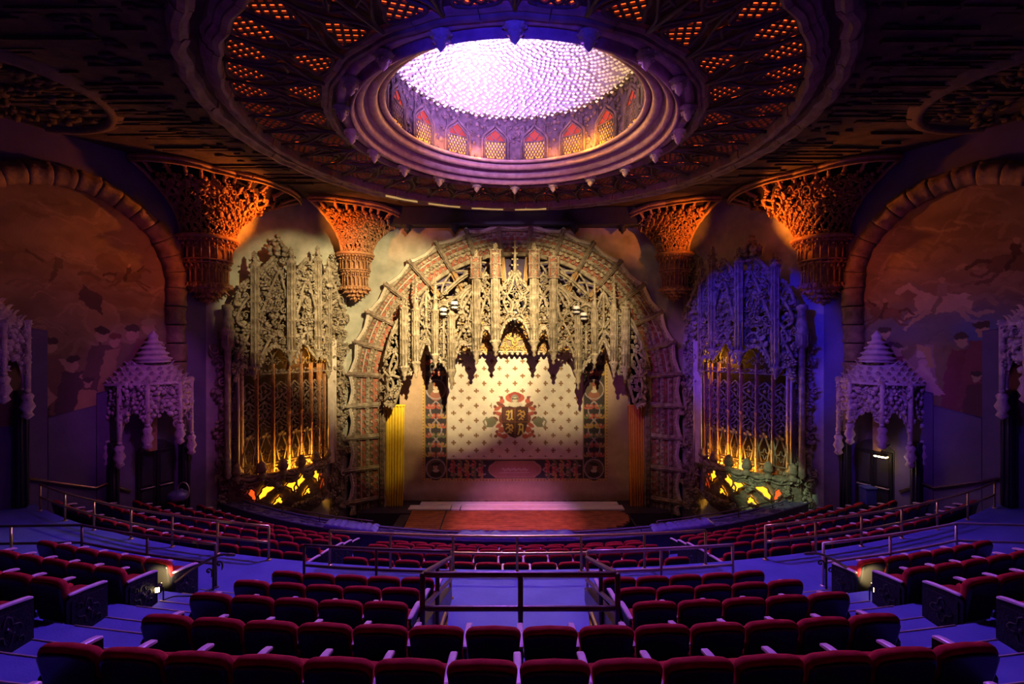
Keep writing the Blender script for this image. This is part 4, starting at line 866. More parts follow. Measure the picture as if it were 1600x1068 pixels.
# ================================================================== ORGAN SCREENS
def organ(sx):
    fo = frame(K1, K2 - K1); g = side(fo, sx); sd = 'left' if sx < 0 else 'right'
    def q(x, y, n): t, z = fo.px(x, y, n); return (t, n, z)
    b0 = g(np.array([[2.9, .6, -6.4]]))[0]
    scr = thing('organ_screen', ('pale carved gothic organ screen lit from within, left of the stage arch' if sx < 0 else 'blue-lit carved gothic organ screen glowing amber within, right of the stage arch'), 'organ screen', tuple(b0), 'organ screens beside the stage arch')
    def put_(name, mb, mt_): return obj(name, mb.xf(g), mt_, scr, kind='stuff' if name in ('foliage_border', 'canopy_tracery', 'grille_tracery', 'balcony_foliage') else None)
    # dark chamber behind the grille
    mb = MB(); a, b = q(368, 600, .08)[0], q(512, 600, .08)[0]; z0, z1 = -5.2, 1.2; box(mb, a, b, .02, .06, z0, z1); put_('chamber_back', mb, 'fret_back')
    # jambs either side of the grille
    for x0, x1, n1 in ((366.5, 373, .62), (505, 516, .70)):
        a, b = q(x0, 600, .3)[0], q(x1, 600, .3)[0]; mb = MB(); cbox(mb, a, b, .0, n1, -5.1, .05, .03)
        for e in (a, b): tube(mb, [(e, n1, -5.1), (e, n1, .1)], .045, 5)
        put_('jamb', mb, 'pale_stone')
    # carved foliage borders with a thin backing slab
    for xs, ys, mtn in ((((334, 366),), (505, 803), 'l'), (((519, 542),), (398, 792), 'r')):
        (x0, x1), = xs; a, b = q(x0, 600, .2)[0], q(x1, 600, .2)[0]; xm = (x0 + x1) / 2; z1, z0 = q(xm, ys[0], .2)[2], q(xm, ys[1], .2)[2]
        mb = MB(); wob = lambda z: .10 * np.sin(z * 4.4) + .05 * np.sin(z * 11)
        out = -1 if mtn == 'l' else 1
        mk = lambda U, Z: (np.where(out < 0, U - a, b - U) > .08 + wob(Z) + np.maximum(0, Z - z1 + .8) * .25)
        cbox(mb, a + (.2 if out < 0 else 0), b - (0 if out < 0 else .2), .0, .16, z0, z1 - .3, .02)
        U, Z = hexpts(a, b, z0, z1, .16, mk); foliage(mb, U, Z, .18, .115); U, Z = hexpts(a, b, z0, z1, .42, mk); foliage(mb, U, Z, .26, .21, kinds=[SCR[0], SCR[1], LF[0], ROSE]); put_('foliage_border', mb, 'carved_stone')
    # shafts with spires and hanging bosses
    for x, yt, yb, w_, sp, pd, n in ((397.5, 391, 592, .30, .55, .55, .85), (454, 385, 572, .32, .6, .75, 1.0), (496, 383, 564, .30, .6, .6, .95), (513, 402, 590, .26, .5, .4, .8)):
        mb = MB(); t, z1 = fo.px(x, yt, n); z0 = fo.px(x, yb, n)[1]; pinnacle(mb, t, n, z0, z1, w_, sp, pd); put_('pinnacle', mb, 'carved_stone')
    mb = MB(); n = .6; t, z1 = fo.px(356, 475, n); z0 = fo.px(356, 748, n)[1]
    lathe(mb, [(.05, z0), (.13, z0 + .1), (.11, z0 + .2), (.11, z1 - 1.6), (.16, z1 - 1.55), (.22, z1 - 1.5), (.2, z1 - 1.1), (.24, z1 - 1.05), (.24, z1 - .95), (.2, z1 - .85), (.14, z1 - .25), (.2, z1 - .2), (.2, z1 - .05), (.08, z1)], 10, (t, n, 0))
    for a in range(5): tube(mb, [(t + .2 * math.cos(a), n + .2 * math.sin(a), z1 - 1.5), (t + .2 * math.cos(a), n + .2 * math.sin(a), z1 - 1.1)], .03, 4)
    put_('corner_shaft', mb, 'carved_stone')
    # canopy tracery between the shafts
    def canopy(x0, x1, top, bot, n0, st, sz, curves=(), holes=()):
        P = lambda pts: np.array([q(x, y, n0) for x, y in pts]); T, B = P(top), P(bot); a, b = q(x0, 480, n0)[0], q(x1, 480, n0)[0]; mb = MB()
        hs = [(*[q(x, y, n0)[i] for i in (0, 2)], r * .026) for x, y, r in holes]
        def mk(U, Z):
            k = (U >= a) & (U <= b) & (Z < np.interp(U, T[:, 0], T[:, 2])) & (Z > np.interp(U, B[:, 0], B[:, 2]))
            for hu, hz, r in hs: k &= np.hypot(U - hu, (Z - hz) * .75) > r
            return k
        z0, z1 = B[:, 2].min(), T[:, 2].max(); U, Z = hexpts(a, b, z0, z1, st * .8, mk); foliage(mb, U, Z, n0, sz); U, Z = hexpts(a, b, z0, z1, st * 1.6, mk); foliage(mb, U, Z, n0 + .14, sz * 1.35, kinds=[LF[0], SCR[0], SCR[1], ROSE])
        for pts, fl in ((B, math.pi), (T, 0.)):
            c = cat(pts, 5); tube(mb, c + [0, .14, 0], .06, 6); k = np.arange(1, len(c), 2); mb.inst(LF[0], c[k] + [0, .16, -.06 if fl else .08], .13, rot_n(np.full(len(k), fl)))
        for pts in curves: c = cat(P(pts), 6); tube(mb, c + [0, .2, 0], .055, 6); mb.inst(BL[1], c[::3] + [0, .24, 0], .06)
        put_('canopy_tracery', mb, 'carved_stone')
    canopy(399, 452, [(399, 428), (410, 418), (420, 408), (428, 398), (434, 384), (440, 398), (446, 412), (452, 428)], [(399, 578), (406, 563), (414, 548), (424, 540), (434, 541), (442, 550), (452, 568)], .72, .2, .14, [[(400, 500), (424, 440), (434, 420)], [(452, 500), (440, 450), (432, 420)], [(402, 560), (426, 520), (450, 540)]], [(441, 415, 5), (426, 467, 3), (414, 492, 3), (430, 515, 2)])
    canopy(457, 494, [(457, 432), (464, 420), (475, 407), (486, 418), (494, 430)], [(457, 568), (463, 548), (471, 532), (480, 545), (494, 562)], .80, .2, .14, [[(458, 500), (475, 440), (494, 500)], [(460, 545), (474, 520), (492, 545)]], [(475, 455, 3.5), (468, 490, 3), (486, 485, 3)])
    canopy(498, 512, [(498, 436), (505, 434), (512, 446)], [(498, 560), (505, 556), (512, 572)], .75, .2, .13)
    canopy(363, 395, [(363, 478), (370, 456), (380, 442), (395, 438)], [(363, 596), (371, 578), (379, 570), (388, 580), (395, 590)], .62, .22, .14, [[(366, 560), (384, 520), (366, 500), (380, 470), (392, 462)], [(392, 540), (374, 530), (386, 505)]], [(372, 470, 3), (384, 488, 3), (370, 508, 3)])
    canopy(517, 530, [(517, 440), (523, 455), (530, 480)], [(517, 590), (523, 600), (530, 615)], .5, .2, .13)
    mb = MB(); c = np.array([q(434, y, .8) for y in (398, 390, 383, 376, 369)])   # crown of the gable
    for i, (r, k) in enumerate(((.26, 6), (.30, 6), (.22, 5), (.14, 4), (.08, 3))):
        a = np.arange(k) * 2 * math.pi / k; mb.inst(BALL if i == 1 else BL[i], c[i] + np.stack([r * np.cos(a), r * np.sin(a), 0 * a], -1), .14 if i < 3 else .09)
    tube(mb, c, [.12, .1, .09, .06, .03], 6); put_('gable_finial', mb, 'carved_stone')
    # ogee braces from the side shafts (flying tracery up to the vault)
    # grille: level rails, upright bars, tracery in each bay
    n = .55; bars = [375, 400, 425.6, 450, 469, 485, 497, 505]; ztop = q(425, 580, n)[2]; zbot = q(440, 728, n)[2] - .25
    T = [q(x, 600, n)[0] for x in bars]
    for t in T:
        mb = MB(); cbox(mb, t - .05, t + .05, n - .04, n + .10, zbot, ztop + .25, .015); tube(mb, [(t, n + .13, zbot), (t, n + .13, ztop + .3)], .035, 5)
        zz = np.arange(zbot + .3, ztop, .38); mb.inst(BL[0], np.stack([0 * zz + t, 0 * zz + n + .15, zz], -1), .05)
        mb.inst(LF[0], [[t, n + .12, zbot + 2.35]], .14); put_('grille_bar', mb, 'fret')
    for i, (a, b) in enumerate(zip(T[:-1], T[1:])):
        c, h = (a + b) / 2, (b - a) / 2; mb = MB(); H = ztop - zbot
        for k in range(5):
            z = zbot + 1.75 + k * .72
            if z > ztop - .2: break
            mb.inst(QUAT if k % 2 else TREF, [[c, n + .03, z]], np.array([h * .8, .3, .30]), None)
            mb.inst(ROSE if k % 2 else BL[1], [[c, n + .06, z]], .10)
            for s in (-1, 1):
                tube(mb, cat([(c + s * h, n, z - .36), (c + s * h * .35, n + .03, z - .18), (c + s * h * .9, n + .03, z + .1), (c, n + .03, z + .36)], 4), .028, 4)
                mb.inst(SCR[0 if s > 0 else 1], [[c + s * h * .5, n + .03, z - .30]], .13)
        for s in (-1, 1):                                  # fan headed arches in the lower part
            tube(mb, cat([(c + s * h * .9, n + .08, zbot + .45), (c + s * h * .75, n + .1, zbot + .95), (c + s * h * .15, n + .1, zbot + 1.5)], 5), .035, 5); tube(mb, [(c + s * h * .9, n + .1, zbot + 1.45), (c + s * .1, n + .1, zbot + .55)], .025, 4)
        mb.inst(LF[0], [[c, n + .1, zbot + 1.62], [c - .1, n + .1, zbot + 1.55], [c + .1, n + .1, zbot + 1.55]], .14, rot_n(np.array([0., .8, -.8]))); mb.inst(QUAT, [[c, n + .06, zbot + .85]], np.array([h * .5, .2, .2]))
        U, Z = hexpts(a, b, zbot - .1, zbot + .45, .13); foliage(mb, U, Z, n + .05, .09); U, Z = hexpts(a, b, ztop - .06, ztop + .12, .12); foliage(mb, U, Z, n + .06, .075)
        tube(mb, [(a, n + .1, ztop - .08), (b, n + .1, ztop - .08)], .03, 4); tube(mb, [(a, n + .1, zbot + .48), (b, n + .1, zbot + .48)], .03, 4)
        for s in (-1, 1): tube(mb, cat([(c + s * h, n, ztop + .15), (c + s * h * .9, n, ztop + .6), (c, n, ztop + 1.0)], 4), .035, 4); mb.inst(QUAT, [[c + s * h * .45, n, ztop + .4]], .14)
        put_('grille_tracery', mb, 'brown_stone')
    # bow fronted balcony below
    u0, u1 = q(364, 735, .75)[0], q(520, 700, .75)[0]; zr = q(433, 738, 1.05)[2]; zb_ = zr - 1.75
    def Bp(s, v, off=0.):
        s = np.asarray(s, float); v = np.asarray(v, float); s, v = np.broadcast_arrays(s, v)
        bow = .42 + .72 * np.sin(np.clip(s, 0, 1) * math.pi) ** .8; prof = 1 - .12 * v - .45 * v ** 3
        return np.stack([u0 + (u1 - u0) * s, bow * prof + off, zr + (zb_ - zr) * v], -1)
    S_g, V_g = np.meshgrid(np.linspace(0, 1, 33), np.linspace(0, 1, 14), indexing='ij'); mb = MB(); grid(mb, Bp(S_g, V_g, -.03)); grid(mb, np.stack([Bp(np.linspace(0, 1, 33), 0 * np.linspace(0, 1, 33), -.03), Bp(np.linspace(0, 1, 33), 0 * np.linspace(0, 1, 33), -.25)], 1)); [grid(mb, np.stack([Bp(e + 0 * np.linspace(0, 1, 9), np.linspace(0, 1, 9), -.03), Bp(e + 0 * np.linspace(0, 1, 9), np.linspace(0, 1, 9), -.03) * [1, 0, 1]], 1)) for e in (0., 1.)]; put_('balcony_front', mb, 'brown_stone')
    groups = [(.10, .50, .65), (.39, .46, 1.2), (.69, .42, 1.1), (.91, .40, .6)]
    def shape(kind):
        if kind == 'drop': P = [(-.20, -.30), (-.25, -.12), (-.17, .02), (-.16, .14), (-.06, .2), (.03, .32), (.17, .30), (.14, .18), (.22, .08), (.12, -.02), (.02, -.08), (-.02, -.2), (-.1, -.24)]
        else: P = [(-.17, -.22), (-.2, -.1), (-.12, 0), (-.13, .1), (-.05, .14), (0, .25), (.05, .14), (.13, .1), (.12, 0), (.2, -.1), (.17, -.22), (.06, -.18), (0, -.1), (-.06, -.18)]
        return np.array(P)
    for gi, (s0, v0, sc) in enumerate(groups):
        for kind, da, dv, mir in (('drop', -.36, -.10, 1), ('drop', .36, -.10, -1), ('tre', 0, .16, 1)):
            if (gi == 0 and da < 0) or (gi == 3 and da > 0): continue
            P = shape(kind) * [mir, 1] * (.95 if kind == 'drop' else .8); L = u1 - u0
            s_ = s0 + (da + P[:, 0]) * sc / L; v_ = v0 + dv - P[:, 1] / 1.75 * 1.05
            k = len(P); mb = MB(); v = np.concatenate([Bp(s_, v_, -.02), Bp(s_, v_, .015)]); mb.add(v, [np.array([[i, (i + 1) % k, k + (i + 1) % k, k + i] for i in range(k)]), np.array([range(k, 2 * k)])]); put_('glowing_opening', mb, 'amber_glow' if gi in (1, 2) else 'ember_glow')
            mb = MB(); tube(mb, Bp(s_, v_, .05), .035, 5, closed=True); put_('opening_frame', mb, 'brown_stone')
    mb = MB(); s_ = RNG.uniform(0, 1, 900); v_ = RNG.uniform(.05, 1, 900); keep = np.ones(900, bool)
    for gi, (s0, v0, sc) in enumerate(groups):
        keep &= ~((np.abs(s_ - s0) * (u1 - u0) < .72 * sc) & (v_ - v0 > -.36) & (v_ - v0 < .40) & ~((np.abs(s_ - s0) * (u1 - u0) < .10 * sc) & (v_ < v0 - .05)))
    s_, v_ = s_[keep], v_[keep]; p_ = Bp(s_, v_, .04); ch = RNG.integers(0, 5, len(s_))
    for c, tp in enumerate((LF[0], LF[1], BL[1], SCR[0], ROSE)): k = ch == c; mb.inst(tp, p_[k], RNG.uniform(.08, .15, k.sum()), rot_n(RNG.uniform(0, 6.3, k.sum())))
    ks = np.linspace(.05, .95, 6); mb.inst(LF[0], Bp(ks, 0 * ks + .09, .08), .14, rot_n(0 * ks + math.pi)); o = put_('balcony_foliage', mb, 'carved_stone')
    ks = np.linspace(.05, .95, 6)
    for i in range(6):
        mb = MB(); (c,) = Bp([ks[i]], [0.], .02); lathe(mb, [(.16, -.1), (.17, .02), (.10, .06), (.17, .14), (.20, .22), (.15, .34), (.16, .40), (.09, .48), (.01, .54)], 9, c); a = np.arange(7) * .9; mb.inst(BL[2], c + np.stack([.15 * np.cos(a), .15 * np.sin(a), .2 + 0 * a], -1), .07); put_('rim_finial', mb, 'brown_stone')
        if i < 5:
            ss = np.linspace(ks[i] + .02, ks[i + 1] - .02, 9); dip = .14 * np.sin((ss - ks[i]) / (ks[i + 1] - ks[i]) * math.pi); P = Bp(ss, 0 * ss, .03) - np.stack([0 * ss, 0 * ss, dip], -1)
            mb = MB(); tube(mb, P, .075, 7); tube(mb, P - [0, 0, .14], .045, 6); grid(mb, np.stack([P, P - [0, .02, .35]], 1)); put_('rim_swag', mb, 'brown_stone')
    # rounded foot of the bow
    mb = MB(); ss = np.linspace(.04, .96, 30); 
    grid(mb, np.stack([Bp(ss, 0 * ss + 1., .0), Bp(ss, 0 * ss + 1., 0) * [1, 0, 1]], 1))
    for v0, r in ((1.0, .07), (.96, .05)): tube(mb, Bp(ss, 0 * ss + v0, .02), r, 6)
    grid(mb, np.stack([Bp(ss, 0 * ss + 1, .0), Bp(ss, 0 * ss + 1, -.3) - [0, 0, .4], Bp(ss, 0 * ss + 1., -.6) - [0, 0, .9]], 1)); [mb.add(np.concatenate([Bp([e], [1.]), Bp([e], [1.], -.3) - [0, 0, .4], Bp([e], [1.], -.6) - [0, 0, .9], Bp([e], [1.]) * [1, 0, 1]]), [np.array([[0, 1, 2, 3]])]) for e in (.04, .96)]
    put_('foot_moulding', mb, 'brown_stone')
    # lamps in the trough behind the balcony rim
    for s, p in ((.25, 85), (.5, 190), (.70, 270), (.78, 190)):
        (c,) = g(Bp([s], [.12], -.32)); lamp('POINT', tuple(c), p * (1. if sx < 0 else 1.15), AMBER, size=.06, name='organ_lamp')
    (c,) = g(np.array([q(470, 560, .3)])); lamp('POINT', tuple(c), 45, AMBER, size=.05, name='organ_lamp')
for sx in (-1, 1): organ(sx)

# ================================================================== MURALS, THEIR ARCHES, DOORWAYS
fw = frame(W0, WD)
tc = fw.px(98, 300, 0)[0]; AR = fw.px(268, 450, 0)[0] - tc; ZA = fw.px(98, 283, 0)[1]; ZS = ZA - AR      # arch centre, radius, apex and springing
def mural_paint(sx):
    U, V = np.meshgrid(np.linspace(-1, 1, 330), np.linspace(0, 1, 430), indexing='ij'); zb = fw.px(110, 655, 0)[1]
    zt = ZS + AR * np.sqrt(np.maximum(0, 1 - U * U)); T = tc + AR * U; Z = zb + (zt - zb) * V
    # picture units: x to the right as seen (0..100), y downwards (0..130)
    X = (T - tc + AR) / AR * 50 if sx < 0 else 100 - (T - tc + AR) / AR * 50; Y = (ZA - Z) / AR * 50
    X, Y = warp(X, Y, .34, .42); p = Paint(X, Y, (.22, .14, .07)); rg = np.random.default_rng(21 + sx)
    for k in range(150):                                       # clouds
        x, y = rg.uniform(-5, 105), rg.uniform(0, 85); c = np.array((.36, .25, .13)) * rg.uniform(.45, 1.15) if sx < 0 else np.array((.34, .22, .12)) * rg.uniform(.4, 1.2)
        p.ell(x, y, rg.uniform(5, 17), rg.uniform(2, 7), c, rg.uniform(-.5, .5), .35, .45)
    for k in range(150):                                       # swirling brush strokes in the sky
        x, y, l = rg.uniform(-5, 100), rg.uniform(2, 88), rg.uniform(6, 20); u = rg.uniform(-.5, .5)
        p.line(cat([(x, y), (x + l * .35, y - l * .22 + u * l), (x + l * .7, y - l * .1 + u * l), (x + l, y + u * l * .6)], 5), rg.uniform(.25, 1.1), np.array((.34, .23, .12)) * rg.uniform(.3, 1.5), .38)
    def figure(x, y, h, robe, skin=(.45, .28, .17), hat=None, lean=0.):
        p.poly([(x - h * .10, y - h * .72), (x + h * .10, y - h * .72), (x + h * .17 + lean, y - h * .4), (x + h * .2, y), (x - h * .2, y), (x - h * .16 + lean, y - h * .4)], robe); p.poly([(x, y - h * .7), (x + h * .12, y - h * .5), (x + h * .06, y), (x + h * .15, y), (x + h * .18, y - h * .4)], np.array(robe) * .55)
        p.ell(x, y - h * .82, h * .055, h * .075, skin); p.ell(x, y - h * .88, h * .07, h * .04, hat or (.08, .05, .04)); p.line([(x + h * .1, y - h * .65), (x + h * .2, y - h * .5), (x + h * .12, y - h * .38)], h * .03, skin)
    def horse(x, y, s, col, d=1):
        c = np.array(col); p.ell(x, y, 11 * s, 5.2 * s, c, -.12 * d); p.ell(x - d * 8 * s, y - 2 * s, 5 * s, 4.6 * s, c * .95); p.ell(x + d * 8.5 * s, y, 5 * s, 5 * s, c * 1.05)
        p.poly([(x - d * 9 * s, y - 5 * s), (x - d * 17 * s, y - 10 * s), (x - d * 15 * s, y - 13 * s), (x - d * 5 * s, y - 4 * s), (x - d * 8 * s, y + 2 * s)], c); p.ell(x - d * 18.5 * s, y - 9.5 * s, 4 * s, 1.9 * s, c * .95, -.5 * d); p.line([(x - d * 15 * s, y - 14 * s), (x - d * 8 * s, y - 8 * s)], 1.0 * s, c * .5)
        for L in ([(-8, 3), (-15, 6), (-20, 10)], [(-6, 4), (-13, 9), (-17, 14)], [(9, 3), (15, 7), (20, 5)], [(7, 4), (12, 10), (18, 11)]): p.line([(x + d * a * s, y + b * s) for a, b in L], 1.05 * s, c * .92)
        p.line([(x + d * 12 * s, y - 2 * s), (x + d * 18 * s, y - 3 * s), (x + d * 22 * s, y + 1 * s)], 1.3 * s, c * .6)
        p.poly([(x - 2 * s, y - 4 * s), (x + 3 * s, y - 4 * s), (x + 2 * s, y - 11 * s), (x - 2 * s, y - 11 * s)], c * .6); p.ell(x, y - 13 * s, 1.6 * s, 2 * s, (.4, .26, .16)); p.line([(x - 1 * s, y - 3 * s), (x - 4 * s, y + 4 * s)], 1.2 * s, c * .5)
    if sx < 0:
        for k in range(9): p.line(cat([(rg.uniform(25, 60), rg.uniform(35, 55)), (rg.uniform(45, 75), rg.uniform(38, 62)), (rg.uniform(60, 95), rg.uniform(45, 75))], 6), rg.uniform(.6, 2), (.22, .13, .06), .5)
        horse(48, 48, .75, (.27, .18, .09)); p.ell(70, 40, 7, 6, (.20, .12, .06), .4, .8); horse(78, 46, .5, (.16, .09, .05), -1)
        p.ell(66, 70, 8, 10, (.38, .25, .13), 0, .8); p.ell(66, 70, 6.6, 8.6, (.30, .19, .10), 0, .7); p.poly([(58, 52), (66, 58), (66, 68), (56, 60)], (.10, .06, .05)); p.line([(66, 80), (60, 100)], .5, (.1, .06, .04))
        for x, y, h, r, ht in ((45, 122, 46, (.20, .11, .07), None), (54, 128, 42, (.10, .06, .06), None), (66, 120, 50, (.13, .08, .06), None), (72, 118, 44, (.34, .22, .10), (.2, .08, .05)), (80, 122, 54, (.20, .14, .08), (.08, .05, .04)), (88, 122, 58, (.26, .13, .07), (.35, .25, .14)), (60, 132, 34, (.40, .25, .11), None), (75, 133, 34, (.13, .07, .12), None), (93, 128, 48, (.14, .08, .12), None), (38, 130, 40, (.12, .07, .05), None)): figure(x, y, h, r, hat=ht)
    else:
        p.ell(52, 72, 45, 9, (.10, .13, .30), 0, .5, .6); horse(40, 62, .95, (.46, .33, .22)); horse(14, 66, .6, (.20, .10, .07)); horse(68, 44, .8, (.16, .09, .05), -1)
        p.ell(56, 78, 10, 7, (.09, .13, .32), 0, .8, .5); p.poly([(22, 100), (30, 84), (36, 84), (38, 104), (24, 106)], (.30, .18, .16))
        for x, y, h, r in ((8, 112, 34, (.22, .05, .05)), (14, 114, 44, (.10, .04, .05)), (20, 116, 36, (.24, .06, .06)), (48, 118, 44, (.20, .05, .06)), (56, 116, 48, (.22, .06, .07)), (62, 120, 40, (.10, .05, .07)), (68, 118, 44, (.18, .05, .05)), (54, 128, 34, (.12, .05, .05)), (74, 122, 40, (.14, .05, .06))): figure(x, y, h, r)
        p.poly([(30, 92), (34, 92), (37, 104), (42, 110), (26, 112), (22, 108), (28, 100)], (.50, .28, .26)); p.ell(31.5, 88, 2.6, 3.2, (.50, .34, .24)); p.line([(30, 85), (34, 87), (35, 95)], 1.5, (.42, .26, .1)); p.line([(31, 95), (36, 102)], 1.1, (.55, .36, .28))
    return np.stack([T, 0 * T + .03, Z], -1), np.clip(p.c, 0, 1)
ZFL = -5.6
for sx in (-1, 1):
    g = side(fw, sx); sd = 'left' if sx < 0 else 'right'
    P, c = mural_paint(sx); Pw = g(P.reshape(-1, 3)).reshape(P.shape)
    printed('mural', Pw, c, 'mural_paint', label=('amber painted mural of robed figures and cloudy sky on the left wall' if sx < 0 else 'dusky painted mural of galloping horses and a seated woman on the right wall'), cat='mural')
    # stepped flat panels that cover the foot of the painting
    for (x0, x1, ya, yb_) in ((36, 74, 511, 517), (75, 150, 652, 633), (151, 196, 614, 603), (196, 262, 602, 600)):
        t0, t1 = fw.px(x0, 600, .05)[0], fw.px(x1, 600, .05)[0]; za, zb = fw.px(x0, ya, .05)[1], fw.px(x1, yb_, .05)[1]; mb = MB(); prism(mb, [(t0, ZFL), (t1, ZFL), (t1, zb), (t0, za)], .0, .07); tube(mb, [(t0, .075, za), (t1, .075, zb)], .015, 4); obj('trim_panel_' + sd, mb.xf(g), 'purple_wall', kind='structure')
    am = thing('mural_arch', 'rough rounded arch of plaster blocks framing the %s mural' % sd, 'arch', tuple(g(np.array([[tc + AR, .1, -1.2]]))[0]), 'mural arches on the side walls')
    r0 = AR + .12; blocks = []; nb = 17
    for i in range(nb): blocks.append(('a', math.pi * i / nb, math.pi * (i + 1) / nb))
    for z in np.arange(ZS, -1.4, -.62): blocks.append(('r', z, z - .6)); blocks.append(('l', z, z - .6))
    for i, (kd, a, b) in enumerate(blocks):
        mb = MB(); w0 = .29 + RNG.uniform(-.02, .02); jog = RNG.uniform(-.03, .03); rows = []
        for f_ in (0.015, .10, .3, .5, .7, .9, .985):
            e = a + (b - a) * f_; sw = 1 + (.10 if f_ in (.10, .9) else 0)
            prof = [(-1, 0), (-1, .10), (-.8, .2), (-.35, .30), (.1, .33), (.55, .28), (.8, .16), (1, .14), (1, 0)]
            row = []
            for pr, ph in prof:
                rr = pr * w0 * sw + jog
                if kd == 'a': row.append((tc + (r0 + rr) * math.cos(e), ph * sw, ZS + (r0 + rr) * math.sin(e)))
                else: row.append((tc + (1 if kd == 'r' else -1) * (r0 + rr), ph * sw, e))
            rows.append(row)
        rows = np.array(rows); grid(mb, rows, sm=True); k = rows.shape[1]; mb.add(rows[0], [np.array([range(k)])]); mb.add(rows[-1], [np.array([range(k)])]); obj('arch_block', mb.xf(g), 'arch_plaster', am)
    # carved hoods over the side doorways (far one over the door, near one cut by the frame)
    for far in (1, 0):
        if far: ct, dz = fw.px(243, 640, .5)[0], 0.
        else: ct, dz = fw.px(-46, 600, .5)[0], 1.75
        zt, zb = -1.30 + dz, -2.95 + dz
        hd = thing('doorway_hood', ('projecting carved plaster hood with tiered spire over the %s side door' % sd if far else 'nearer carved plaster hood at the %s edge of the photo' % sd), 'canopy', tuple(g(np.array([[ct, .4, zb]]))[0]), 'carved hoods on the side walls')
        pl = np.array([(-1.08, 0), (-1.0, .62), (-.45, 1.05), (.45, 1.05), (1.0, .62), (1.08, 0)])
        L = np.concatenate([[0], np.cumsum(np.linalg.norm(np.diff(pl, axis=0), axis=1))]); Lt = L[-1]
        at = lambda s: np.stack([np.interp(s, L, pl[:, 0]) + ct, np.interp(s, L, pl[:, 1])], -1)
        mb = MB(); bot = lambda s: zb + .75 * np.abs(np.sin(np.interp(s, L, np.arange(6)) * math.pi)) ** .7
        S1, Z1 = hexpts(0, Lt, zb, zt, .155, lambda a, b: b > bot(a)); p0 = at(S1); ch = RNG.integers(0, len(ORN), len(S1))
        for c, tp in enumerate(ORN): k = ch == c; mb.inst(tp, np.concatenate([p0[k], Z1[k][:, None]], 1), RNG.uniform(.09, .15, k.sum()), np.einsum('nij,njk->nik', rot_z(-np.interp(S1[k], L, [1.4, 1.1, .3, -.3, -1.1, -1.4])), rot_n(RNG.uniform(0, 6, k.sum()))))
        ss = np.linspace(0, Lt, 41); A_ = at(ss) * 1.0; A_[:, 0] = ct + (A_[:, 0] - ct) * .93; A_[:, 1] *= .93
        grid(mb, np.stack([np.concatenate([A_, bot(ss)[:, None] + .05], 1), np.concatenate([A_, 0 * ss[:, None] + zt], 1)], 1)); obj('carved_skirt', mb.xf(g), 'lilac_plaster', hd, kind='stuff')
        for i, (a, b) in enumerate(pl):                        # corner shafts and hanging bosses
            low = .85 if i in (0, 1, 4, 5) else .35; mb = MB(); x = ct + a; tube(mb, [(x, b, zb - low + .3), (x, b, zt)], .07, 6); 
            lathe(mb, [(.02, zb - low), (.14, zb - low + .1), (.09, zb - low + .2), (.17, zb - low + .34), (.10, zb - low + .5), (.14, zb - low + .62), (.08, zb - low + .7)], 8, (x, b, 0)); mb.inst(BL[2], np.array([[x, b + .06, zb - low + z] for z in (.15, .35, .55, .75)]), .10); mb.inst(LF[0], [[x, b, zt + .06]], .2); obj('corner_shaft', mb.xf(g), 'lilac_plaster', hd)
        mb = MB(); lathe(mb, [(1.18, zt - .02), (1.16, zt + .06), (1.02, zt + .12), (.82, zt + .36), (.62, zt + .62), (.50, zt + .72)], 12, (ct, 0, 0), a0=0, a1=math.pi)
        for r, z, k in ((1.1, .08, 13), (1.0, .2, 12), (.86, .34, 11), (.75, .48, 9), (.62, .64, 8)): a = (np.arange(k) + .5) * math.pi / k; mb.inst(LF[0], np.stack([ct + r * np.cos(a), r * np.sin(a), 0 * a + zt + z], -1), .15, rot_z(a - math.pi / 2))
        obj('roof', mb.xf(g), 'lilac_plaster', hd)
        pr = [(.50, zt + .66)]
        for k, r in enumerate((.46, .38, .29, .20)): z = zt + .72 + k * .17; pr += [(r, z), (r + .06, z + .03), (r + .05, z + .07), (r - .06, z + .11)]
        pr += [(.13, zt + 1.42), (.15, zt + 1.5), (.01, zt + 1.66)]; mb = MB(); lathe(mb, pr, 12, (ct, .34, 0)); obj('spire', mb.xf(g), 'lilac_plaster', hd)
        for e in (-1, 1):
            mb = MB(); x = ct + e * 1.0; cbox(mb, x - .12, x + .12, 0, .34, ZFL if far else -4.4, zb - .1, .02)
            for d_ in (-.05, .05): tube(mb, [(x + d_, .35, ZFL if far else -4.4), (x + d_, .35, zb - .2)], .03, 4)
            obj('pier', mb.xf(g), 'dark_paint', hd)
        if far:
            t0, t1 = fw.px(212, 740, .1)[0], fw.px(273, 740, .1)[0]; z1 = fw.px(243, 703, .1)[1]; m = (t0 + t1) / 2
            mb = MB(); poly = [(t0, ZFL), (t1, ZFL), (t1, z1 + .05), ((t1 + m) / 2, z1 + .30), (m, z1 + .38), ((t0 + m) / 2, z1 + .30), (t0, z1 + .05)]; prism(mb, poly, .02, .09); dr = obj('door_1' if sx < 0 else 'door_2', mb.xf(g), 'dark_paint', kind='structure')
            for a, b in ((t0 + .04, m - .015), (m + .015, t1 - .04)):
                mb = MB(); cbox(mb, a, b, .09, .14, ZFL, z1, .01); lf = obj('leaf', mb.xf(g), 'iron', dr)
                for z0_, z1_ in ((ZFL + .12, -4.75), (-4.62, z1 - .12)): mb = MB(); cbox(mb, a + .09, b - .09, .14, .16, z0_, z1_, .01); obj('panel', mb.xf(g), 'dark_paint', lf)
                mb = MB(); tube(mb, [(a + .06, .22, -4.68), (b - .06, .22, -4.68)], .022, 6); [tube(mb, [(x, .14, -4.68), (x, .22, -4.68)], .018, 5) for x in (a + .08, b - .08)]; obj('push_bar', mb.xf(g), 'rail_metal', lf)
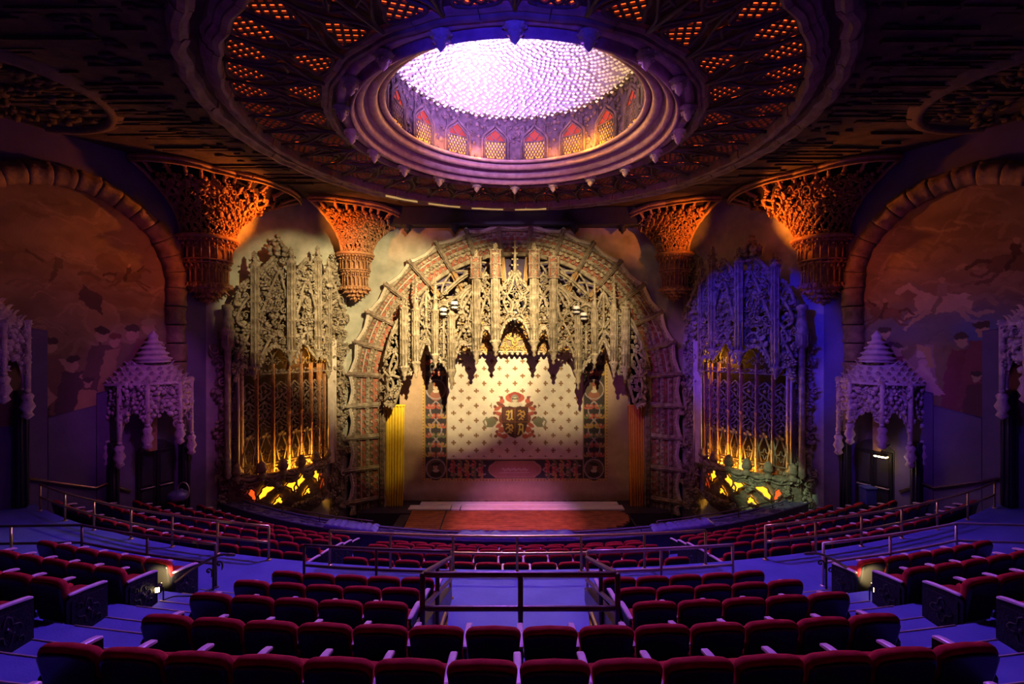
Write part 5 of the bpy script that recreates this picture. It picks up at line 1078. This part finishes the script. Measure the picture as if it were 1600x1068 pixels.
            x = fw.px(236, 690, .3)[0]; mb = MB(); cbox(mb, x - .12, x + .12, .1, .45, z1 + .05, zb + .55, .02); obj('inner_pier', mb.xf(g), 'ochre_wood', hd)
            if sx > 0:
                x, z = fw.px(233, 710, .7); lt = thing('door_lamp', 'small glowing lamp under the right doorway hood', 'lamp', tuple(g(np.array([[x, .7, z]]))[0])); mb = MB(); cbox(mb, x - .16, x + .16, .62, .74, z - .05, z + .05, .01); obj('housing', mb.xf(g), 'iron', lt); mb = MB(); cbox(mb, x - .17, x + .17, .60, .76, z - .08, z - .04, .01); obj('diffuser', mb.xf(g), 'lamp_glow', lt); mb = MB(); tube(mb, [(x, .68, z + .04), (x, .5, z + .2), (x, .1, z + .25)], .02, 5); obj('arm', mb.xf(g), 'iron', lt)
                lamp('POINT', tuple(g(np.array([[x, .75, z - .15]]))[0]), 5, (1, .7, .35), size=.04, name='door_glow')
    # handrail fixed to the wall
    pts = [fw.px(x, y, .14) for x, y in ((44, 747), (112, 757), (150, 762), (166, 755), (182, 760), (204, 767))]; P = np.array([(t, .14, z) for t, z in pts])
    hr = thing('wall_handrail', 'dark cranked handrail fixed low on the %s wall' % sd, 'handrail', tuple(g(P[:1])[0]), 'handrails on the side walls'); mb = MB(); tube(mb, P, .035, 7); obj('rail', mb.xf(g), 'bronze_rail' if sx > 0 else 'brass', hr)
    for i in (0, 1, 3, 4): mb = MB(); p = P[i] + [.1, 0, 0]; tube(mb, [p, p + [0, -.02, -.08], p + [0, -.13, -.1]], .016, 5); obj('bracket', mb.xf(g), 'iron', hr)

# ================================================================== BALCONY
Q = .893; YC = 38.0                                    # seating numbers below are in photo-fitted units, Q brings them to metres
def inX(R_, x): return math.asin(max(-1, min(1, x / R_)))
def amax(R_):
    lo, hi = 0, 1.2
    for _ in range(40):
        m = (lo + hi) / 2
        if R_ * math.sin(m) * Q < wall_x((YC - R_ * math.cos(m)) * Q) - .03: lo = m
        else: hi = m
    return lo
def rise(x): return .14 * (x / 12.) ** 2
def tier(name, Y0, Y1, z, zb, parent=None, xl=None, xr=None, mats=('blue_floor', 'blue_riser'), up=False, n=40, kind=None, label=None):
    """one curved step from depth Y0 to Y1, between side limits xl, xr (None: the walls)"""
    mb = MB(); rows = []
    for R_ in (YC - Y0, YC - Y1):
        a0 = -amax(R_) if xl is None else inX(R_, xl); a1 = amax(R_) if xr is None else inX(R_, xr); a = np.linspace(a0, a1, n + 1)
        x = R_ * np.sin(a); y = YC - R_ * np.cos(a); rows.append((x, y, z + (rise(x) if up else 0 * x)))
    (xa, ya, za), (xb, yb, zb_) = rows; lo = np.full(n + 1, zb)
    t0, t1 = np.stack([xa, ya, za], -1) * Q, np.stack([xb, yb, zb_], -1) * Q; b0, b1 = np.stack([xa, ya, lo], -1) * Q, np.stack([xb, yb, lo], -1) * Q
    grid(mb, np.stack([t0, t1], 1), 0); grid(mb, np.stack([t1, b1], 1), 1); grid(mb, np.stack([t0, b0], 1), 1); grid(mb, np.stack([b0, b1], 1), 1)
    for k in (0, -1): mb.add([t0[k], t1[k], b1[k], b0[k]], [np.array([[0, 1, 2, 3]])], 1)
    return obj(name, mb, list(mats), parent, kind=kind, label=label)
ZA_ = -4.97; SLAB = .55
UP = {'Z': (2.95, -2.22), 'A': (4.05, -2.59), 'B': (5.15, -2.96), 'C': (6.25, -3.31), 'D': (7.35, -3.69), 'E': (8.45, -4.07)}
UF = {k: v[1] - .90 for k, v in UP.items()}; UF['E'] = ZA_
FR = [(10.9, -4.90), (11.95, -5.18), (13.0, -5.50), (14.05, -5.87), (15.1, -6.26)]; FB = [10.6, 11.75, 12.8, 13.85, 14.9, 16.05]
mb = MB(); box(mb, XB + .02, -XB - .02, -2.9, 21.2, ZF - .2, ZF); obj('floor_orchestra', mb, 'stage_dark', kind='structure')
fl = tier('floor', 8.25, 10.6, ZA_, ZA_ - SLAB * 2, kind='structure')
for k in range(5): tier('tier', 2.75 - 1.1 * (k + 1), 2.75 - 1.1 * k, UF['Z'] + .37 * (k + 1), UF['Z'] - .9, fl)
for k, (a, b) in zip('ZAB', ((2.75, 3.85), (3.85, 4.95), (4.95, 6.05))): tier('tier', a, b, UF[k], UF[k] - (2.0 if k == 'B' else .8), fl)
for k, (a, b) in zip('CD', ((6.05, 7.15), (7.15, 8.25))):
    tier('tier', a, b, UF[k], ZA_ - .4, fl, None, -1.22, n=24); tier('tier', a, b, UF[k], ZA_ - .4, fl, 1.34, None, n=24)
mb = MB(); box(mb, -1.22 * Q, 1.34 * Q, 5.9 * Q, 8.4 * Q, (ZA_ - .3) * Q, ZA_ * Q - .002); obj('stairwell_floor', mb, 'blue_floor', fl)
for i in range(5): tier('tier', FB[i], FB[i + 1], FR[i][1] - .90, FR[i][1] - 1.9, fl, up=True, n=48)
par = tier('trim_parapet', 16.05, 16.75, -6.62, -8.8, None, up=True, mats=('parapet', 'parapet'), n=64, kind='structure')
mb = MB(); a = np.linspace(-amax(YC - 16.4), amax(YC - 16.4), 70); Rm = YC - 16.4
for R_, z, r in ((YC - 16.07, -6.60, .05), (YC - 16.73, -6.60, .06)): a = np.linspace(-amax(R_), amax(R_), 70); x = R_ * np.sin(a); tube(mb, np.stack([x, YC - R_ * np.cos(a), z + rise(x)], -1) * Q, r * Q, 6)
obj('parapet_moulding', mb, 'parapet', par)
rg = np.random.default_rng(5); mb = MB(); a = rg.uniform(-amax(Rm), amax(Rm), 420); x = Rm * np.sin(a); mb.inst(BL[0], np.stack([x, YC - Rm * np.cos(a) + rg.uniform(-.28, .28, 420), -6.62 + rise(x)], -1) * Q, np.stack([rg.uniform(.1, .3, 420), rg.uniform(.04, .1, 420), rg.uniform(.015, .035, 420)], -1)); obj('ledge_relief', mb, 'parapet', par, kind='stuff')
# half steps in the side aisles, with pale nosings
zs_up = [UF[k] for k in 'ZABCD'] + [ZA_]
for sx in (-1, 1):
    for i, Y in enumerate((3.85, 4.95, 6.05, 7.15, 8.25)):
        lo, hi = sorted((sx * (4.36 - .01 * i), sx * (5.92 + .04 * i))); z = (zs_up[i] + zs_up[i + 1]) / 2
        o = tier('aisle_step', Y - .0, Y + .5, z, zs_up[i + 1] - .02, fl, lo, hi, n=4)
        for yy, zz in ((Y + .5, z), (Y, zs_up[i])):
            mb = MB(); R_ = YC - yy; a = np.linspace(inX(R_, lo), inX(R_, hi), 6); tube(mb, np.stack([R_ * np.sin(a), YC - R_ * np.cos(a), 0 * a + zz], -1) * Q, .012, 4); obj('nosing', mb, 'rail_metal', o)
# stairwell cheeks and grab rails
sw = []
for s, x in ((-1, -1.22), (1, 1.34)):
    x0, x1 = sorted((x, x + s * .16)); v = []
    for X in (x0, x1): v += [(X, 6.0, ZA_), (X, 9.35, ZA_), (X, 9.35, -4.72), (X, 6.05, -3.66)]
    mb = MB(); mb.add(np.array(v) * Q, [np.array([[0, 1, 2, 3], [4, 5, 6, 7], [0, 1, 5, 4], [1, 2, 6, 5], [2, 3, 7, 6], [3, 0, 4, 7]])]); o = obj('trim_stairwell_' + ('left' if s < 0 else 'right'), mb, 'bronze_rail', kind='structure'); BASE[o.name] = np.array(o.location)
    mb = MB(); xg = x - s * .09; tube(mb, np.array(cat([(xg, 6.2, -4.25), (xg, 7.3, -4.33), (xg, 7.95, -4.42), (xg, 8.06, -4.50), (xg, 7.95, -4.60), (xg, 7.5, -4.56)], 5)) * Q, .028, 6); [tube(mb, np.array([(xg, y, zq), (x + s * .02, y, zq)]) * Q, .02, 5) for y, zq in ((6.6, -4.28), (7.4, -4.34))]
    obj('grab_rail', mb, 'brass', o)

# ---------------------------------------------------------------- guard rails
def at_px(x, Rr):
    X = 0.
    for _ in range(30): X = (x - CX) / F * (YC - math.sqrt(Rr * Rr - X * X))
    return X, YC - math.sqrt(Rr * Rr - X * X)
def arcpts(X0, X1, Rr, n=14): X = np.linspace(X0, X1, n); return np.stack([X, YC - np.sqrt(Rr * Rr - X * X)], -1)
def guard(label, plan, zt, zl, zb, posts, mats=None, group='tubular guard rails', closed=False, r=.026):
    """plan: points (X,Y[,dz]); posts: (X,Y,dz,material)"""
    plan = np.array([(*p, 0.)[:3] for p in plan]); t = thing('guard_rail', label, 'railing', tuple(np.array([plan[0, 0], plan[0, 1], zb + plan[0, 2]]) * Q), group)
    for nm, z in (('top_rail', zt), ('lower_rail', zl)):
        mb = MB(); tube(mb, (plan + [0, 0, z]) * Q, r, 8); obj(nm, mb, mats or 'rail_metal', t)
    for p in posts:
        X, Y, dz, m = (*p, 0., None)[:4] if len(p) < 4 else p
        mb = MB(); tube(mb, np.array([(X, Y, zb + dz), (X, Y, zt + dz)]) * Q, r * .95, 8); lathe(mb, [(.055, 0), (.055, .012), (.03, .025)], 10, np.array((X, Y, zb + dz)) * Q); obj('post', mb, m or mats or 'rail_metal', t)
    return t
RF = YC - 10.5
pc = [at_px(x, RF) for x in (515.4, 610, 708, 808, 908, 1007, 1102.5)]
guard('long straight middle guard rail between the cross aisle and the lower seats', arcpts(pc[0][0], pc[-1][0], RF), -4.20, -4.57, ZA_, [(*p, 0., 'brass' if 1 < i < 5 else None) for i, p in enumerate(pc)], 'brass')
for sx, xs, lb in ((-1, (63, 101.7, 147, 204.6, 269, 340, 420), 'brass lit curved guard rail along the left front of the cross aisle'), (1, (1196, 1274.5, 1346, 1409, 1464.5, 1512, 1554), 'curved guard rail along the right front of the cross aisle')):
    pc = [at_px(x, RF) for x in xs]; guard(lb, arcpts(pc[0][0], pc[-1][0], RF), -4.20, -4.57, ZA_, [(*p, 0., None) for p in pc], 'brass')
RE = YC - 9.4
for sx, xs, lb in ((-1, (704, 588, 475), 'low guard rail behind the last centre seats, left of the stairwell'), (1, (918, 1033, 1145), 'low guard rail behind the last centre seats, right of the stairwell')):
    pc = [at_px(x, RE) for x in xs]; guard(lb, arcpts(pc[0][0], pc[-1][0], RE, 8), -4.06, -4.46, ZA_, [(*p, 0., 'brass' if i == 0 else None) for i, p in enumerate(pc)], 'bronze_rail' if sx < 0 else 'rail_metal')
NL, NR, FL_, FR_ = (-1.15, 6.02, 1.20), (1.28, 6.02, 1.20), (-1.22, 9.2, 0.), (1.36, 9.2, 0.)
rp = lambda p, c, n_, k: [tuple(np.array(c) + (np.array(p) - np.array(c)) * f_) for f_ in np.linspace(1, 0, k)]
corner = lambda A, B, C: cat([tuple(np.array(B) + (np.array(A) - np.array(B)) * .06), tuple(np.array(B) + ((np.array(A) - np.array(B)) * .012 + (np.array(C) - np.array(B)) * .02)), tuple(np.array(B) + (np.array(C) - np.array(B)) * .07)], 4)
plan = [FL_] + [tuple(p) for p in corner(FL_, NL, NR)] + [tuple(p) for p in corner(NL, NR, FR_)] + [FR_]
guard('three-sided guard rail around the central stairwell well in front of the nearest rows', plan, -4.08, -4.50, -5.05, [(NL[0], NL[1] + .03, 1.2, None), (.07, 6.0, 1.2, None), (NR[0], NR[1] + .03, 1.2, None), (-1.18, 7.4, .68, None), (1.31, 7.4, .68, None)], 'bronze_rail', r=.032)
RS = YC - 9.2
for sx, xs, far, lb in ((-1, (337, 230, 128), (-12.2, 10.78), 'guard rail in front of the left side seats, turning towards the wall'), (1, (1286.5, 1391, 1494), (12.4, 10.78), 'guard rail in front of the right side seats, turning towards the wall')):
    pc = [at_px(x, RS) for x in xs]; pl = [tuple(p) for p in arcpts(pc[0][0], pc[-1][0], RS, 10)] + [far]
    xq = pc[-1][0] + sx * 1.45; guard(lb, pl, -4.10, -4.49, ZA_, [(*p, 0., None) for p in pc] + [(xq, 10.75, 0., 'brass' if sx < 0 else None), (xq + sx * 1.45, 10.77, 0., None)], 'bronze_rail' if sx < 0 else 'rail_metal')
    # scrolled iron handrail end by the side aisle
    X, Y = pc[0]; X -= sx * .06; t = thing('scroll_handrail', 'short iron handrail with scrolled end at the head of the %s side aisle' % ('left' if sx < 0 else 'right'), 'handrail', tuple(np.array((X, Y - .5, ZA_ + .3)) * Q), 'scrolled handrails at the side aisles')
    mb = MB(); P = cat([(X + sx * .36, Y - .75, -4.50), (X + sx * .1, Y - .62, -4.30), (X - sx * .25, Y - .5, -4.12), (X - sx * .48, Y - .45, -4.10), (X - sx * .52, Y - .35, -4.16), (X - sx * .35, Y - .33, -4.17)], 6); tube(mb, P * Q, .022, 6); obj('rail', mb, 'bronze_rail', t)
    mb = MB(); tube(mb, np.array([(X - sx * .2, Y - .5, -4.14), (X - sx * .2, Y - .5, ZA_)]) * Q, .018, 6); obj('stem', mb, 'iron', t)
    mb = MB(); mb.inst(SCR[0], np.array([[X - sx * .3, Y - .5, -4.28], [X - sx * .1, Y - .5, -4.42]]) * Q, .10); obj('scroll', mb, 'iron', t)
# thin rail on the parapet
RP = YC - 16.5
for x0, x1, dz, nm in ((-12.2, -5.0, .30, 'left'), (-5.0, 5.0, .12, 'middle'), (5.0, 12.2, .30, 'right')):
    X = np.linspace(x0, x1, 18); pl = [(a, b, rise(a)) for a, b in arcpts(x0, x1, RP, 18)]; t = thing('parapet_rail', 'thin dark rail along the %s of the balcony parapet' % nm, 'railing', tuple(np.array((pl[0][0], pl[0][1], -6.62 + pl[0][2])) * Q), 'thin rails on the balcony parapet')
    mb = MB(); tube(mb, (np.array(pl) + [0, 0, -6.62 + dz]) * Q, .02, 6); obj('rail', mb, 'bronze_rail', t)
    for i in range(0, 18, 4 if dz > .2 else 8): mb = MB(); p = np.array(pl[i]) + [0, 0, -6.62]; tube(mb, np.array([p, p + [0, 0, dz]]) * Q, .018, 6); obj('post', mb, 'bronze_rail', t)
# glossy wrapped covers on the parapet ledge
for x0, x1, nm in ((-1.95, 2.05, 'long purple plastic-wrapped cover on the parapet before mid stage'), (-6.75, -4.75, 'purple plastic-wrapped cover on the parapet left of the stage'), (4.75, 7.1, 'purple plastic-wrapped cover on the parapet right of the stage')):
    n = 26; X = np.linspace(x0, x1, n); rows = []
    for i, x in enumerate(X):
        w1 = .02 * math.sin(i * 1.7) + .015 * math.sin(i * 4.1); e = .55 if i in (0, n - 1) else 1; row = []
        for dy, dz in ((.02, -.02), (.0, .12), (.08, .15), (.35, .17 + w1), (.62, .14), (.70, .08), (.68, -.02)):
            R_ = YC - (16.04 + dy); row.append((x, YC - math.sqrt(R_ * R_ - x * x), -6.60 + rise(x) + dz * e + w1 * .6))
        rows.append(row)
    mb = MB(); rows = np.array(rows); grid(mb, rows * Q, sm=True); [mb.add(rows[k] * Q, [np.array([range(7)])]) for k in (0, -1)]; o = obj('wrapped_cover', mb, 'wrap_plastic', label=nm, cat='cover', group='wrapped covers on the parapet'); BASE[o.name] = np.array(o.location)
    mb = MB()
    for f_ in (.25, .5, .75) if x1 - x0 > 3 else (.4,): i = int(f_ * n); tube(mb, (rows[i] + [0, -.005, .012]) * Q, .012, 4)
    obj('seam', mb, 'wrap_plastic', o)
# wrapped bundle and blue box on the ends of the balcony front
def wall_thing(x, y, Y): return np.array(Pt(x, y, Y))
p = wall_thing(278, 781, 15.9); t = thing('wrapped_bundle', 'rounded plastic-wrapped bundle with a hoop at the left end of the lower seats', 'bundle', tuple(p))
mb = MB(); lathe(mb, [(.02, 0), (.28, .02), (.33, .12), (.28, .26), (.13, .33), (.02, .35)], 14, p); mb.inst(BL[2], p + np.array([[.12, -.12, .22], [-.16, -.06, .18], [.06, .06, .3]]), .13); obj('wrapping', mb, 'wrap_plastic', t)
mb = MB(); a = np.linspace(0, 2 * math.pi, 24, endpoint=False); tube(mb, np.stack([p[0] + .22 + .19 * np.cos(a), 0 * a + p[1] - .06, p[2] + .33 + .27 * np.sin(a)], -1), .02, 6, closed=True); obj('hoop', mb, 'rail_metal', t)
p = wall_thing(1356, 786, 15.6); t = thing('storage_bin', 'upright blue bin beside the right side door', 'bin', tuple(p)); mb = MB(); cbox(mb, p[0] - .17, p[0] + .17, p[1] - .17, p[1] + .17, p[2], p[2] + .48, .02); obj('body', mb, 'blue_box', t); mb = MB(); cbox(mb, p[0] - .19, p[0] + .19, p[1] - .19, p[1] + .19, p[2] + .48, p[2] + .55, .02); obj('lid', mb, 'blue_box', t)

# ---------------------------------------------------------------- seats
def loft(mb, sects, m=0, sm=True):
    P = np.array(sects); k = P.shape[1]; grid(mb, np.concatenate([P, P[:, :1]], 1), m, sm); mb.add(P[0], [np.array([range(k)])], m); mb.add(P[-1], [np.array([range(k)])], m)
def outline(w0, w1, z0, z1, rc, n=5):
    """rounded trapezoid in (x,z): w0 half width at the foot, w1 at the top"""
    pts = [(-w0, z0), (w0, z0)]
    for a in np.linspace(0, math.pi / 2, n): pts.append((w1 - rc + rc * math.cos(a), z1 - rc * .8 + rc * .8 * math.sin(a)))
    pts += [(0, z1 + .012)]
    for a in np.linspace(math.pi / 2, math.pi, n): pts.append((-w1 + rc + rc * math.cos(a), z1 - rc * .8 + rc * .8 * math.sin(a)))
    return pts
H = .90
def seat_parts():
    tilt = lambda pts, y: [(x, y - (z - .45) * .20, z) for x, z in pts]
    W = .287
    mb = MB(); S = []                                        # upholstered back, its padded top rolls over to the rear
    for y, gz, gw in ((-.074, -.045, -.03), (-.068, -.022, -.010), (-.045, -.005, 0), (-.01, 0, 0), (.02, -.012, -.004), (.042, -.05, -.03), (.05, -.10, -.07)): S.append(tilt(outline(W - .05 + gw, W + gw, .36 - gz * .3, H + gz, .10), y))
    loft(mb, S); cushion = mb
    mb = MB(); S = []                                        # dark rear panel, ends below the padded top
    for y, g_ in ((-.098, -.03), (-.092, -.008), (-.05, 0)): S.append(tilt(outline(W - .05 + g_, W - .014 + g_, .26 - g_, H - .05 + g_, .085), y))
    loft(mb, S); shell = mb
    mb = MB(); S = []                                        # seat pad
    for y, w_, a, b in ((.02, .235, .40, .49), (.04, .245, .385, .505), (.22, .25, .385, .515), (.40, .245, .39, .52), (.47, .24, .41, .50), (.485, .22, .43, .48)): S.append([(-w_, y, a), (w_, y, a), (w_ + .01, y, (a + b) / 2), (w_ - .02, y, b), (0, y, b + .012), (-w_ + .02, y, b), (-w_ - .01, y, (a + b) / 2)])
    loft(mb, S); pad = mb
    mb = MB(); S = []                                        # wooden arm cap on the joint between two seats, at local x = 0
    for y, z, w_, h in ((-.06, .655, .022, .022), (-.03, .66, .030, .03), (.15, .655, .034, .032), (.36, .635, .036, .034), (.43, .622, .034, .03), (.455, .612, .024, .02)): S.append([(-w_, y, z - h * .5), (w_, y, z - h * .5), (w_, y, z + h * .25), (w_ * .7, y, z + h * .5), (-w_ * .7, y, z + h * .5), (-w_, y, z + h * .25)])
    loft(mb, S, sm=False); arm = mb
    mb = MB(); prism(mb, [(-.02, 0), (.38, 0), (.36, .06), (.22, .12), (.24, .5), (.42, .60), (.38, .63), (-.03, .64), (-.06, .60), (.02, .5), (.05, .12)], -.016, .016); v = mb.v[0]; mb.v[0] = np.stack([v[:, 1], v[:, 0], v[:, 2]], -1); stand = mb
    mb = MB(); prism(mb, [(-.10, 0), (.46, 0), (.46, .60), (.40, .63), (-.03, .64), (-.10, .58)], -.02, .02); prism(mb, [(-.04, .08), (.40, .08), (.40, .54), (-.04, .56)], -.032, .032); v = mb.verts()
    mb.inst(QUAT, [[.18, .034, .33]], np.array([.15, .03, .17])); mb.inst(QUAT, [[.18, -.034, .33]], np.array([.15, .03, .17])); mb.inst(SCR[0], [[.05, .03, .46], [.3, .03, .18], [.05, -.03, .46], [.3, -.03, .18]], .07); mb.inst(BL[0], [[.18, .034, .33], [.18, -.034, .33]], .05)
    mb.v = [np.stack([v[:, 1], v[:, 0], v[:, 2]], -1) for v in mb.v]; endp = mb
    sc = lambda m: m.xf(lambda v: v * Q)
    return {n: sc(m).mesh(n, t) for n, m, t in (('back_cushion', cushion, 'velvet'), ('back_panel', shell, 'seat_shell'), ('seat_pad', pad, 'velvet'), ('armrest', arm, 'arm_wood'), ('standard', stand, 'iron'), ('end_panel', endp, 'iron'))}
SM = seat_parts(); PW = .30
ORD = 'first second third fourth fifth sixth seventh eighth ninth tenth eleventh twelfth thirteenth fourteenth fifteenth sixteenth'.split()
proto = None
def make_seat():
    t = bpy.data.objects.new('theatre_seat', None); t.empty_display_size = .2; COL.objects.link(t); BASE[t.name] = np.zeros(3)
    for n in ('back_cushion', 'back_panel', 'seat_pad'): put(n, SM[n], t)
    for n in ('armrest', 'standard'): put(n, SM[n], t, (-PW * Q, 0, 0))
    return t
def seat(X, Y, z, a, label, group, first=False, last=False, endl=False, endr=False):
    global proto
    if proto is None: proto = make_seat()
    r = proto.copy(); COL.objects.link(r)
    for ch in proto.children:
        if endl and ch.name.startswith('standard'): continue
        c = ch.copy(); COL.objects.link(c); c.parent = r
    if last: put('armrest', SM['armrest'], r, (PW * Q, 0, 0)); put('end_panel' if endr else 'standard', SM['end_panel' if endr else 'standard'], r, (PW * Q, 0, 0))
    if endl: put('end_panel', SM['end_panel'], r, (-PW * Q, 0, 0))
    r.location = (X * Q, Y * Q, z * Q); r.rotation_euler = (0, 0, a); tag(r, label, 'seat', group); return r
def row(Yc, z, x0, n, pitch, desc, group, dirn=1, up=False, dY=0., endl=False, endr=False, wallstop=None):
    """n seats from side position x0, going right (dirn 1) or left (-1)"""
    Rr = YC - Yc; S = []
    for i in range(n):
        a = inX(Rr, x0) + dirn * (i + .5) * pitch / Rr; x, y = Rr * math.sin(a), YC - Rr * math.cos(a)
        if wallstop and (abs(x) + .45) * Q > wall_x(y * Q) - wallstop: break
        S.append((x, y, a))
    S.sort(); m = len(S)
    for i, (x, y, a) in enumerate(S):
        lb = 'red velvet seat, %s from left %s' % (ORD[i], desc)
        seat(x, y, z + (rise(x) if up else 0) + .0, a, lb, group, i == 0, i == m - 1, endl and i == 0, endr and i == m - 1)
G1, G2 = 'seats of the upper balcony', 'seats of the lower balcony'
row(*UP['Z'][:1], UF['Z'], -4.13, 14, .59, 'in centre row cut by the photo bottom', G1, endl=True, endr=True)
row(UP['A'][0], UF['A'], -4.09, 14, .59, 'in the nearest full centre row', G1, endl=True, endr=True)
row(UP['B'][0], UF['B'], -4.05, 14, .59, 'in centre row behind the stairwell rail', G1, endl=True, endr=True)
for k, l, r, nm in (('C', -1.35, 1.49, 'nearest'), ('D', -1.42, 1.54, 'middle'), ('E', -1.386, 1.51, 'farthest')):
    row(UP[k][0], UF[k], l, 5, .59, 'in the %s row left of the stairwell' % nm, G1, -1, endl=True); row(UP[k][0], UF[k], r, 5, .59, 'in the %s row right of the stairwell' % nm, G1, 1, endr=True)
for k, x, n, nm in (('E', 6.38, 6, 'front'), ('D', 6.34, 7, 'second'), ('C', 6.25, 5, 'third'), ('B', 6.25, 4, 'last visible')):
    row(UP[k][0], UF[k], -x, n, .59, 'in %s row of the upper left side block' % nm, G1, -1, endr=True); row(UP[k][0], UF[k], x, n, .59, 'in %s row of the upper right side block' % nm, G1, 1, endl=True)
for i, (Y, zt) in enumerate(FR):
    nm = ('nearest', 'second', 'third', 'fourth', 'farthest')[i]; z = zt - .90
    row(Y, z, (-3.92, -4.05, -4.0, -4.1, -3.9)[i], (13, 13, 13, 13, 13)[i], .61, 'in %s row of the lower middle block' % nm, G2, 1, True)
    for sx in (-1, 1): row(Y, z, sx * (4.8 + .12 * i), 16, .605, 'in %s row of the lower %s block' % (nm, 'left' if sx < 0 else 'right'), G2, sx, True, endl=sx > 0, endr=sx < 0, wallstop=.5)
for ch in list(proto.children): bpy.data.objects.remove(ch)
bpy.data.objects.remove(proto)

# ---------------------------------------------------------------- work lights on the floor behind the first side seats
for sx, x, nm in ((-1, 243, 'left'), (1, 1371, 'right')):
    Y = 8.45; X = (x - CX) / F * Y; z = UF['D']; b = np.array((X, Y, z)) * Q
    t = thing('floor_lamp', 'small floor floodlight behind the first seat of the %s side block' % nm, 'lamp', tuple(b))
    h = .2; d = np.array([sx * .42, .9, 0]); d /= np.linalg.norm(d); f = frame((b[0], b[1], 0), (d[1], -d[0]))
    mb = MB(); cbox(mb, -.08, .08, -.05, .05, b[2] + h, b[2] + h + .13, .012); obj('housing', mb.xf(f), 'iron', t)
    mb = MB(); box(mb, -.07, .07, -.058, -.05, b[2] + h + .01, b[2] + h + .12); box(mb, -.06, .06, .05, .056, b[2] + h + .03, b[2] + h + .1); obj('lens', mb.xf(f), 'lamp_glow', t)
    mb = MB(); tube(mb, [(-.1, 0, b[2]), (-.1, 0, b[2] + h + .07), (-.08, 0, b[2] + h + .07)], .012, 5); tube(mb, [(.1, 0, b[2]), (.1, 0, b[2] + h + .07), (.08, 0, b[2] + h + .07)], .012, 5); tube(mb, [(-.1, 0, b[2] + .012), (.1, 0, b[2] + .012)], .014, 5); obj('yoke', mb.xf(f), 'iron', t)
    mb = MB(); tube(mb, cat([(0, -.05, b[2] + .02), (.2, -.2, b[2] + .012), (.5, -.1, b[2] + .012), (.8, -.25, b[2] + .012)], 5), .008, 5); obj('cable', mb.xf(f), 'iron', t)
    e = np.array([b[0], b[1], b[2] + h + .07]) + d * .09; lamp('SPOT', tuple(e), 190, (1, .82, .45), tuple(e + d * .7 + np.array([0, 0, -.07])), .03, 46, .8, name='floor_light')
